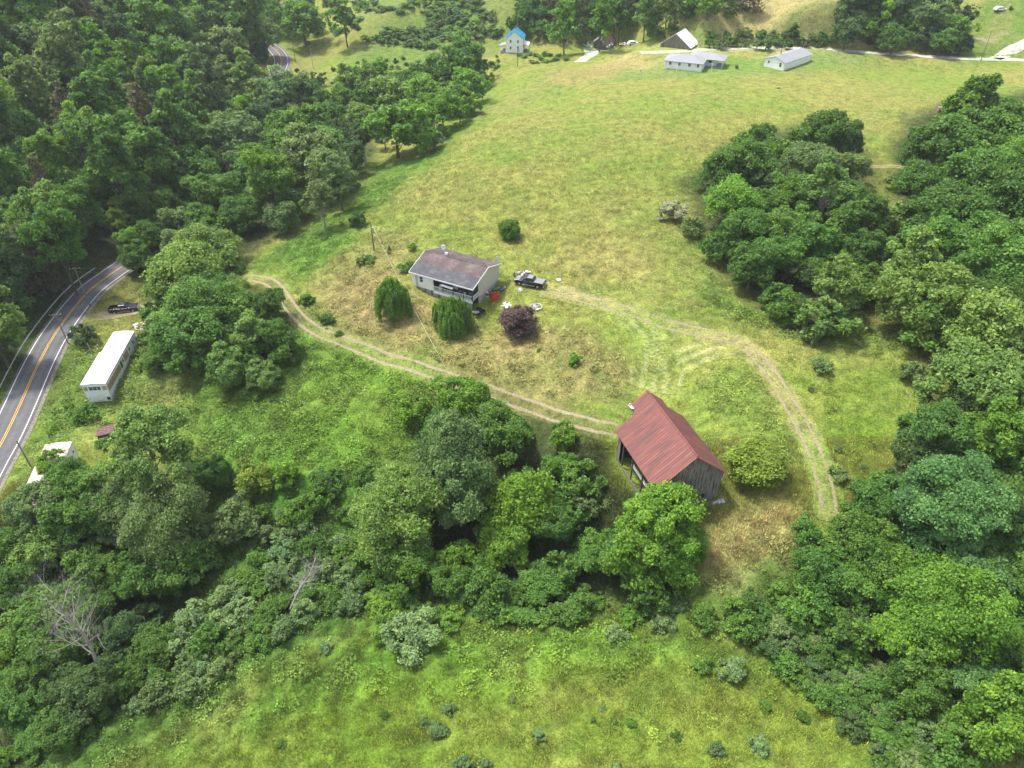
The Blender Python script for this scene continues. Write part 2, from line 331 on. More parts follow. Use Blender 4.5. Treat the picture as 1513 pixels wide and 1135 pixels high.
# tracks on the land: name, image points, half width, strength of the ruts, rut offset
TRACKS = [
 ('driveway', [(345,413),(366,411),(386,413),(402,419),(414,432),(428,452),(445,472),(468,489),(500,502),(545,519),(590,535),(640,551),(690,567),(740,585),(790,603),(840,619),(880,629),(905,634),(925,640)], 2.4, .88, 1.0),
 ('dirt_track', [(800,427),(830,433),(870,444),(920,457),(975,476),(1030,490),(1080,502),(1110,520),(1138,550),(1160,585),(1180,620),(1196,650),(1208,680),(1218,712),(1224,745),(1228,775)], 2.4, .72, 1.0),
 ('mown_track', [(925,458),(950,480),(964,505),(968,530),(966,556),(960,580)], 4.2, .42, 1.9),
 ('mown_track', [(1098,512),(1050,512),(1012,525),(992,545),(984,575)], 3.4, .40, 1.7),
 ('mown_track', [(990,482),(975,500),(972,530),(978,560)], 3.0, .40, 1.7),
 ('gravel_spur', [(128,470),(150,467),(180,463),(205,458),(235,448),(262,440),(290,434),(320,420)], 2.1, 1.12, .6),
 ('gravel_road', [(946,78),(1000,76.5),(1060,72.5),(1140,71),(1200,72.5),(1260,76),(1330,81),(1400,85.5),(1450,87.5),(1490,88),(1530,90)], 1.9, 1.5, .7),
 ('gravel_road', [(1470,87),(1487,79),(1500,71),(1513,64),(1535,52)], 2.1, 1.3, 1.0),
 ('gravel_lane', [(856,92),(866,85),(874,79),(872,74),(866,71)], 2.6, 1.2, .9),
 ('dirt_lane', [(400,15),(412,9),(425,3),(440,-4)], 2.4, 1.2, .9),
 ('dirt_lane', [(1262,243),(1285,246),(1305,247),(1322,246),(1345,250)], 1.4, .72, .6),
]
TR = [(nm, smooth_line([(unz(a, b, 2.6) if nm == 'gravel_road' and hw < 2 else P(a, b)[:2]) for a, b in pts], 6), hw, st, ro) for nm, pts, hw, st, ro in TRACKS]
SPOTS = [(968,553,2.6,6,.75),(962,500,4,5,.45),(1226,740,1.2,6,.5),(700,100,8,3,.0),(750,421,3,3,.35),(870,640,3,1.5,.4),(1228,770,2,3,.5),(1452,60,8,4,.75),(1483,50,6,3,.6)]
SPW = [(*P(a, b)[:2], r, rl, k) for a, b, r, rl, k in SPOTS]
def landcol(x, y):
    """albedo, weediness of the land at world x,y"""
    wx = x + fbm(x, y, 9, 3, 31) * 4; wy = y + fbm(x, y, 9, 3, 47) * 4
    col = np.tile(np.array(C_field), (len(x), 1)); wd = np.full(len(x), .12)
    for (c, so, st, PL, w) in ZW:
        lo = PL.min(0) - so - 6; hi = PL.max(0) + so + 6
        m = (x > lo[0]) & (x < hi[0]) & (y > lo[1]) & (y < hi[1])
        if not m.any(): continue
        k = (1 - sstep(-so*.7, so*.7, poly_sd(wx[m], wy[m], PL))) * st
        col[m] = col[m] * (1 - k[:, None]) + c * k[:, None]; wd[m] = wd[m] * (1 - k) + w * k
    f = sstep(480, 700, y)[:, None]; col = col * (1 - f) + np.array(C_darkg) * f
    # patchy natural blend of straw and green
    q = sstep(.12, .5, fbm(x, y, 5.5, 4, 71))[:, None] * .14; lum = col.mean(1, keepdims=True)
    col = col * (1 - q) + np.array(C_straw) * q * np.clip(lum / .13, .2, 1)
    f = (1 + .42 * fbm(x, y, 1.5, 3, 61) * (1 - sstep(120, 220, y)))[:, None]; col = col * f
    q = sstep(.15, .5, fbm(x, y, 7.5, 4, 93))[:, None] * .30
    col = col * (1 - q) + np.array(C_lush) * q * np.clip(lum / .13, .3, 1)
    return col, wd
def dirtval(x, y):
    d = np.zeros(len(x))
    for (cx, cy, r, rl, k) in SPW:
        d = np.maximum(d, k * np.exp(-(((x-cx)/r)**2 + ((y-cy)/rl)**2)))
    return d
def trackdist(x, y):
    d = np.full(len(x), 1e9)
    for nm, L, hw, st, ro in TR: d = np.minimum(d, dist_line(x, y, L) - hw)
    return d

def raw_mesh(name, V, Fc, mat, smooth=False, fattr=None, vattr=None):
    """fast mesh from arrays; Fc (n,k)"""
    me = bpy.data.meshes.new(name); V = np.asarray(V, np.float32); Fc = np.asarray(Fc, np.int32); k = Fc.shape[1]
    me.vertices.add(len(V)); me.vertices.foreach_set('co', V.ravel())
    me.loops.add(Fc.size); me.loops.foreach_set('vertex_index', Fc.ravel())
    me.polygons.add(len(Fc)); me.polygons.foreach_set('loop_start', np.arange(0, Fc.size, k, dtype=np.int32))
    if smooth: me.polygons.foreach_set('use_smooth', np.ones(len(Fc), bool))
    me.materials.append(mat); me.update(calc_edges=True)
    for nm, arr in (fattr or {}).items():
        a = me.attributes.new(nm, 'FLOAT', 'FACE'); a.data.foreach_set('value', np.asarray(arr, np.float32))
    for nm, arr in (vattr or {}).items():
        arr = np.asarray(arr, np.float32)
        if arr.ndim == 2:
            a = me.attributes.new(nm, 'FLOAT_COLOR', 'POINT'); a.data.foreach_set('color', np.hstack([arr, np.ones((len(arr), 1), np.float32)]).ravel())
        else:
            a = me.attributes.new(nm, 'FLOAT', 'POINT'); a.data.foreach_set('value', arr)
    return me
def link(name, me, parent=None):
    o = bpy.data.objects.new(name, me); COL.objects.link(o); o.parent = parent; return o

# the land: a fan of cells that grow with distance from the camera
rows = [50.0]
while rows[-1] < 1500: rows.append(rows[-1] * 1.0049 + (0 if rows[-1] < 600 else 4))
rows = np.array(rows) ; lat = np.linspace(-1.25, 1.25, 521)
rows = np.concatenate([[ -500, -200, -60, 0, 25], rows])
Yg = np.repeat((rows - 80)[:, None], len(lat), 1); Xg = lat[None, :] * np.maximum(rows, 60)[:, None]
Xf = Xg.ravel(); Yf = Yg.ravel(); Zf = zfun(Xf, Yf)
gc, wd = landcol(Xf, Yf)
td = trackdist(Xf, Yf); rd = dist_line(Xf, Yf, ROAD)
gate = sstep(.3, 2.0, td) * sstep(5, 9, rd) * (1 - sstep(330, 420, Yf))
Zg = Zf + gate * (np.abs(fbm(Xf, Yf, 2.6, 3, 3)) * wd * 1.7 + fbm(Xf, Yf, 1.1, 2, 9) * (.06 + .35 * wd))
nr, nc = Xg.shape; idx = np.arange(nr * nc).reshape(nr, nc)
Fg = np.stack([idx[:-1, :-1], idx[:-1, 1:], idx[1:, 1:], idx[1:, :-1]], -1).reshape(-1, 4)
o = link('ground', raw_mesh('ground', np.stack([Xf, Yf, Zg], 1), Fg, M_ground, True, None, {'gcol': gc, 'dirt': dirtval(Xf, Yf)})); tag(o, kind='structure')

def ribbon(name, L, hw, across, lift, mat, profile=None, zconst=None, seg=.7, off=0.0, kind='structure'):
    """a strip that follows the line L"""
    d = np.r_[0, np.cumsum(np.hypot(*np.diff(L, axis=0).T))]; t = np.arange(0, d[-1], seg)
    cx = np.interp(t, d, L[:, 0]); cy = np.interp(t, d, L[:, 1]); tx = np.gradient(cx); ty = np.gradient(cy); n = np.hypot(tx, ty); tx /= n; ty /= n
    u = np.linspace(-hw, hw, across)
    X = cx[:, None] - ty[:, None] * (u + off)[None]; Y = cy[:, None] + tx[:, None] * (u + off)[None]
    Zr = (zfun(X, Y) if zconst is None else np.full(X.shape, zconst)) + lift
    i = np.arange(X.size).reshape(X.shape); Fr = np.stack([i[:-1, 1:], i[:-1, :-1], i[1:, :-1], i[1:, 1:]], -1).reshape(-1, 4)
    va = {'cross': np.repeat((u / hw)[None], len(t), 0).ravel().astype(float)}
    if profile is not None:
        c, _ = landcol(X.ravel(), Y.ravel()); 
        e_ = np.clip(1.25 - np.abs(u[None] / hw) ** 2 * 1.3 + fbm(X.ravel(), Y.ravel(), 1.8, 4, 23).reshape(X.shape) * 1.5, 0, 1).ravel()[:, None]
        if name.startswith('mown'):
            s_ = (.5 + .5 * np.sin(u[None] * 3.4 + fbm(t, t * 0, 8, 2, 4)[:, None] * 2)).repeat(1, 0); s_ = (np.ones_like(X) * s_).ravel()[:, None]; c = c * (1 - .85 * e_ * s_) + np.array((.36, .33, .17)) * .85 * e_ * s_
        elif name.startswith('gravel_') and name != 'gravel_spur': c = c * 0 + np.array((.46, .44, .39))
        elif name == 'dirt_track': c = c * (1 - .6 * e_) + np.array((.30, .255, .125)) * .6 * e_
        else: c = c * (1 - .35 * e_) + np.array((.24, .21, .10)) * .35 * e_
        va['gcol'] = c
        fade = np.minimum(sstep(0, 4, t), sstep(0, 2, d[-1] - t))[:, None] if profile[2] else 1
        jit = fbm(t * 1.0, t * 0 + 3, 7, 3, 8)[:, None] * .25
        pat = fbm(X.ravel(), Y.ravel(), 2.2, 3, 19).reshape(X.shape) * .35
        rut = np.exp(-((np.abs(u[None] + jit * .5) - profile[1]) / (.38 + .25*(hw > 2.4))) ** 2)
        va['dirt'] = np.clip((rut * (profile[0] + jit * .5 + pat) + (profile[0] > 1) * .85 * (np.abs(u[None]) < hw * .85) * (name == 'gravel_spur')) * fade * (0 if (name.startswith('gravel_') and name != 'gravel_spur') or name.startswith('mown') else 1), 0, 1.2).ravel()
    return link(name, raw_mesh(name, np.stack([X.ravel(), Y.ravel(), Zr.ravel()], 1), Fr, mat, True, None, va))
for nm, L, hw, st, ro in TR:
    o = ribbon(nm, L, hw, 25, .06, M_ground, (st, ro, 1)); tag(o, kind='structure')

# paved road with its markings
def asphalt():
    m, nt, b = newmat('asphalt', .85, .3)
    geo = nd(nt, 'ShaderNodeNewGeometry'); n = nd(nt, 'ShaderNodeTexNoise', Scale=.35, Detail=6, Roughness=.7); nt.links.new(geo.outputs['Position'], n.inputs['Vector'])
    at = nd(nt, 'ShaderNodeAttribute'); at.attribute_name = 'cross'
    ab = nd(nt, 'ShaderNodeMath', operation='ABSOLUTE'); nt.links.new(at.outputs['Fac'], ab.inputs[0])
    c = ramp(nt, n.outputs[0], [(.35, (.075,.075,.080)), (.65, (.11,.11,.115))])
    c = mixc(nt, 1, c, ramp(nt, ab.outputs[0], [(.0, (.92,.92,.92)), (.16, (1.0,1.0,1.0)), (.36, (1.18,1.18,1.18)), (.56, (.95,.95,.95)), (.8, (1.1,1.1,1.1)), (.97, (.85,.85,.83))]), 'MULTIPLY')
    nt.links.new(c, b.inputs['Base Color']); return m
def worn_paint(name, c, k=.45):
    m, nt, b = newmat(name, .7, .3)
    geo = nd(nt, 'ShaderNodeNewGeometry'); n = nd(nt, 'ShaderNodeTexNoise', Scale=2.2, Detail=6, Roughness=.8); nt.links.new(geo.outputs['Position'], n.inputs['Vector'])
    nt.links.new(ramp(nt, n.outputs[0], [(.30, tuple(v * k for v in c)), (.46, c)]), b.inputs['Base Color']); return m
M_asph = asphalt(); M_yl = worn_paint('yellow_road_paint', (.62,.36,.05)); M_wl = worn_paint('white_road_paint', (.72,.72,.70)); M_shoulder = mottled('gravel_shoulder', (.11,.105,.075), (.22,.205,.16), 1.5, .95)
RZ = -11.93
tag(ribbon('road', ROAD, 3.35, 13, 0, M_asph, zconst=RZ, seg=1.0), kind='structure')
tag(ribbon('road_shoulder', ROAD, .35, 4, 0, M_shoulder, zconst=RZ - .02, seg=1.0, off=-3.7), kind='structure')
for off, w, mt in ((-.15, .06, M_yl), (.15, .06, M_yl), (-2.75, .065, M_wl), (2.75, .065, M_wl)):
    tag(ribbon('road_marking', ROAD, w, 2, .012, mt, zconst=RZ, seg=1.0, off=off), kind='structure')

# ------------------------------------------------------------------ crowns
def unit(v): return v / (np.linalg.norm(v, axis=-1, keepdims=True) + 1e-9)
def quads(cen, nor, size, rng, aspect=1.0, droop=None):
    n = len(cen); r = rng.normal(size=(n, 3)) if droop is None else droop + rng.normal(size=(n, 3)) * .25
    t = unit(r - nor * (r * nor).sum(1, keepdims=True)); b = np.cross(nor, t)
    s = (size * rng.uniform(.45, 1.6, n))[:, None] * .5; t = t * s * aspect; b = b * s
    V = np.stack([cen - t, cen - b*.75 + t*.1, cen + t, cen + b*.75 + t*.1], 1).reshape(-1, 3)
    return V, np.arange(4*n).reshape(n, 4)
def crown_cloud(kind, seed, W, zb, zt, leaf, nlobe, nsub, nleaf):
    rng = np.random.default_rng(seed); R = W / 2; H = zt - zb; cz = zb + H * .5
    if kind == 'conifer':
        C = []; r = []
        for i in range(nlobe):
            f = (i + .5) / nlobe; z = zb + H * f ** .9; rr = R * (1 - f) ** .75 + .25
            for a in rng.uniform(0, 6.28, max(3, int(7 * (1 - f) + 3))):
                for q in (.45, .8, 1.0):
                    e = rr * q * rng.uniform(.75, 1.1); C.append((math.cos(a)*e, math.sin(a)*e, z - e*.12 + rng.normal()*.2)); r.append(.22 * R * (1.15 - q*.4))
        C = np.array(C); r = np.array(r); up = np.tile([0, 0, 1.], (len(C), 1)); out = unit(C * [1, 1, 0] + 1e-6)
        flat = .45
    elif kind == 'willow':
        C = []; 
        for i in range(nlobe):
            a = rng.uniform(0, 6.28); q = math.sqrt(rng.uniform(0, 1)); x = R * q * math.cos(a); y = R * q * math.sin(a)
            bb = 1 + .16*math.sin(3*a+seed) + .10*math.sin(7*a); x *= bb; y *= bb; top = zt - H * .36 * q ** 3 + rng.normal() * .35; ln = (H * (.25 + .62 * q)) * rng.uniform(.5, 1.3)
            bx = rng.uniform(0, .25) * R
            for k in range(nsub):
                f = k / nsub; z = top - ln * f
                if z < .1: break
                C.append((x + math.cos(a) * bx * math.sqrt(f), y + math.sin(a) * bx * math.sqrt(f), z))
        C = np.array(C); r = np.full(len(C), .21); out = unit(C * [1, 1, 0] + 1e-6); flat = 1.6
        m = nleaf; ii = np.repeat(np.arange(len(C)), m); d = unit(rng.normal(size=(len(ii), 3)))
        cen = C[ii] + d * r[ii][:, None] * [1, 1, 1.8]; nor = unit(out[ii] + rng.normal(size=d.shape) * .5 + [0, 0, .3])
        V, Fq = quads(cen, nor, leaf, rng, 1.9, np.array([[0, 0, -1.]])); tone = .5 + rng.normal(size=len(ii)) * .16 + np.repeat(rng.normal(size=len(C)//6+1), 6)[:len(C)][ii] * .20
        return V, Fq, np.clip(tone, 0, 1), C
    else:
        d = unit(rng.normal(size=(nlobe * 3, 3))); d = d[d[:, 2] > (-.95 if kind in ('shrub', 'bush', 'vine', 'ball') else -.6)][:nlobe]
        rad = rng.uniform({'shrub': .15, 'ball': .5}.get(kind, .40), .68 if kind == 'ball' else .80, len(d)); k0 = unit(rng.normal(size=(6, 3)))
        bump = 1 + (.05 if kind == 'ball' else .12 if kind in ('shrub', 'bush') else .30) * np.sin(2.6 * (d @ k0[0]) + 1) + .16 * np.sin(5.3 * (d @ k0[1])) * (kind != 'ball') + .10 * np.sin(8 * (d @ k0[2]))
        sx = 1.0; prof = 1.0
        if kind in ('tall', 'airy'): prof = 1 - .25 * d[:, 2]
        if kind == 'pyramid': prof = 1 - .5 * d[:, 2]
        if kind == 'vine': prof = 1 - .1 * d[:, 2]
        rl = R * rng.uniform(.10, .32, len(d)) * (1.0 if kind != 'airy' else .8)
        if kind == 'layered': rl *= 1.25
        C0 = np.stack([d[:, 0] * R * rad * bump * prof, d[:, 1] * R * rad * bump * prof, cz + d[:, 2] * H * .5 * rad * bump], 1)
        flat = {'layered': .45, 'vine': 1.5, 'shrub': .8}.get(kind, .78)
        if kind in ('shrub', 'bush', 'vine', 'ball'): C0[:, 2] = np.maximum(C0[:, 2], zb + rl * .4)
        out0 = unit(C0 - [0, 0, cz - H * .1])
        ii = np.repeat(np.arange(len(C0)), nsub); d2 = unit(rng.normal(size=(len(ii), 3)) + .75 * out0[ii] + [0, 0, .35])
        C = C0[ii] + d2 * rl[ii][:, None] * rng.uniform(.65, 1.05, (len(ii), 1)) * [1, 1, flat]
        r = rl[ii] * rng.uniform(.30, .70, len(ii)) + .012 * W; out = d2; lobetone = (rng.normal(size=len(C0)) * .09)[ii]
    ii = np.repeat(np.arange(len(C)), nleaf)
    d3 = unit(rng.normal(size=(len(ii), 3)) + .6 * out[ii] + [0, 0, .3])
    cen = C[ii] + d3 * r[ii][:, None] * rng.uniform(.2, 1.2, (len(ii), 1)) * [1, 1, .72]
    cen[:, 2] = np.maximum(cen[:, 2], .05)
    nor = unit(d3 * .55 + rng.normal(size=d3.shape) * .6 + [0, 0, .6])
    V, Fq = quads(cen, nor, leaf, rng, 1.15)
    tone = .5 + rng.normal(size=len(ii)) * .13 + (rng.normal(size=len(C)) * .10)[ii]
    if kind != 'conifer': tone = tone + lobetone[ii]
    return V, Fq, np.clip(tone, 0, 1), C
def trunk_mb(seed, W, H, zt, C, nlimb, r0, hero=False):
    rg = random.Random(seed); mb = MB(); top = zt * .78; pts = []
    for i in range(7):
        f = i / 6; pts.append((math.sin(f*2.3 + seed) * W*.02, math.cos(f*3.1 + seed) * W*.02 - W*.02*math.cos(seed), -.6 + (top + .6) * f))
    mb.tube(pts, [r0 * (1 + .35*(i == 0)) * (1 - .8 * i/6) for i in range(7)], 7)
    idx = [rg.randrange(len(C)) for _ in range(nlimb)]
    for j in idx:
        e = Vector(C[j]); f = rg.uniform(.25, .75); s = Vector(pts[0]).lerp(Vector(pts[6]), f)
        if e.z < s.z: s = Vector(pts[0]).lerp(Vector(pts[6]), max(.08, e.z / top - .25))
        m = s.lerp(e, .5) + Vector((rg.uniform(-1, 1), rg.uniform(-1, 1), rg.uniform(0, 1))) * W * .04
        rr = r0 * (1 - .75*f) * .5; mb.tube([s, m, e], [rr, rr*.6, rr*.2], 5)
    return mb
KINDS = {  # W, crown bottom, top, category, words
 'round': (12, .9, 11.6), 'tall': (9, 2.5, 16.5), 'layered': (12, 2.2, 10.0), 'airy': (10, 3.5, 14.5), 'pyramid': (9, 1.0, 12.5),
 'vine': (7, .0, 9.5), 'conifer': (8, 1.2, 16.0), 'bush': (7, .1, 6.0), 'shrub': (4, .0, 2.9), 'willow': (7, .1, 6.6), 'ball': (6, .0, 5.4)}
KWORD = {'round': 'broadleaf tree', 'tall': 'tall upright tree', 'layered': 'spreading tree with layered branches', 'airy': 'open-crowned tree', 'pyramid': 'pointed leafy tree',
 'vine': 'vine-draped tree', 'conifer': 'conifer', 'bush': 'small bushy tree', 'shrub': 'shrub', 'willow': 'weeping tree', 'ball': 'dense rounded tree'}
LIB = {}
def lib(kind, var, q):
    """q: 0 far, 1 middle, 2 near (leaf size falls as q rises)"""
    key = (kind, var, q)
    if key in LIB: return LIB[key]
    W, zb, zt = KINDS[kind]; seed = hash_(kind) * 31 + var * 7 + 1
    if kind in ('shrub',): leaf, nl, ns, nf = [(.30, 20, 8, 12), (.20, 26, 10, 24), (.13, 34, 14, 40)][q]
    elif kind == 'bush': leaf, nl, ns, nf = [(.42, 22, 9, 14), (.30, 26, 11, 26), (.20, 34, 15, 44)][q]
    elif kind == 'conifer': leaf, nl, ns, nf = [(.50, 14, 0, 10), (.36, 18, 0, 20), (.3, 18, 0, 30)][q]
    elif kind == 'ball': leaf, nl, ns, nf = .17, 90, 12, 34
    elif kind == 'willow': leaf, nl, ns, nf = .16, 250, 16, 8
    else: leaf, nl, ns, nf = [(.52, 52, 12, 17), (.36, 64, 15, 32), (.24, 84, 20, 58)][q]
    if kind == 'airy': nl = int(nl * .7); nf = int(nf * .7)
    V, Fq, tone, C = crown_cloud(kind, seed, W, zb, zt, leaf, nl, ns, nf)
    cm = raw_mesh(kind + '_crown', V, Fq, M_leaf, False, {'tone': tone})
    tb = trunk_mb(seed, W, zt, zt, C, 16 if kind in ('airy', 'tall') else 9, W * (.028 if kind not in ('shrub', 'willow') else .02))
    tm = bpy.data.meshes.new(kind + '_trunk'); tm.from_pydata(tb.v, [], tb.f); tm.materials.append(M_barkp if kind == 'airy' else M_bark); tm.update()
    LIB[key] = (cm, tm, W, zb, zt); return LIB[key]
def hash_(s): return sum(ord(c) * (i + 3) for i, c in enumerate(s)) % 997
TINT = {  # albedo, word
 'mid': ((0.108, 0.215, 0.034), 'mid green'), 'bright': ((0.14, 0.265, 0.03), 'bright green'), 'yel': ((0.185, 0.265, 0.036), 'yellow-green'), 'grey': ((0.145, 0.22, 0.072), 'grey-green'),
 'dark': ((0.078, 0.142, 0.042), 'dark green'), 'blue': ((0.115, 0.225, 0.062), 'bluish green'), 'brown': ((0.13, 0.118, 0.07), 'dull brownish'), 'pale': ((0.185, 0.285, 0.11), 'pale sage'),
 'silver': ((0.32, 0.35, 0.25), 'silvery grey'), 'purple': ((.155,.105,.088), 'dark purple'), 'deep': ((0.088, 0.178, 0.03), 'deep green'), 'light': ((0.165, 0.265, 0.06), 'light green')}
trg = random.Random(11); PLACED = []
def tree(px, py, w, kind, tint, label, group=None, hs=1.0, q=None, var=None, cat=None, name=None):
    W, zb, zt = KINDS[kind]; zc = (zb + zt) / 2 * hs
    dx, dy, dz = ray(px, py); t = np.concatenate([np.arange(25, 200, 1.5), np.arange(200, 900, 4)]).astype(float)
    def g(t): return CZ + dz*t - zfun(dx*t, dy*t) - zc * (w * t / F / W)
    v = g(t); i = int(np.argmax(v < 0)) or len(t) - 1; lo, hi = t[i-1], t[i]
    for _ in range(12):
        m = (lo + hi) / 2
        if g(np.array([m]))[0] < 0: hi = m
        else: lo = m
    s = w * hi / F / W; x, y = dx*hi, dy*hi
    if q is None: q = 2 if s * max(1, hs) * [.36, .30, .20][('bush' == kind) + 2*('shrub' == kind)] > hi / 735 * 2.9 else (1 if hi < 190 else 0)
    if var is None: var = trg.randrange(4 if kind in ('round', 'bush', 'shrub') else 3)
    cm, tm, W, zb, zt = lib(kind, var, q)
    nm = name or {'tall': 'tall_tree', 'layered': 'spreading_tree', 'airy': 'open_crowned_tree', 'pyramid': 'pointed_tree', 'conifer': 'conifer_tree', 'bush': 'bushy_tree', 'shrub': 'shrub', 'willow': 'weeping_tree', 'vine': 'vine_covered_tree'}.get(kind, 'broadleaf_tree')
    e = empty(nm, (x, y, Z(x, y) - .1), trg.uniform(0, 6.28), label, cat or ('shrub' if kind == 'shrub' else 'tree'), group)
    e.scale = (s * trg.uniform(.94, 1.06), s * trg.uniform(.94, 1.06), s * hs)
    c = link('crown' if kind != 'shrub' else 'foliage', cm, e); b = TINT[tint][0]; k = trg.uniform(.88, 1.12); k2 = trg.uniform(.93, 1.07)
    c.color = (b[0]*k*k2, b[1]*k, b[2]*k/k2, 1)
    link('trunk' if kind != 'shrub' else 'stem', tm, e)
    PLACED.append((px, py, w)); return e
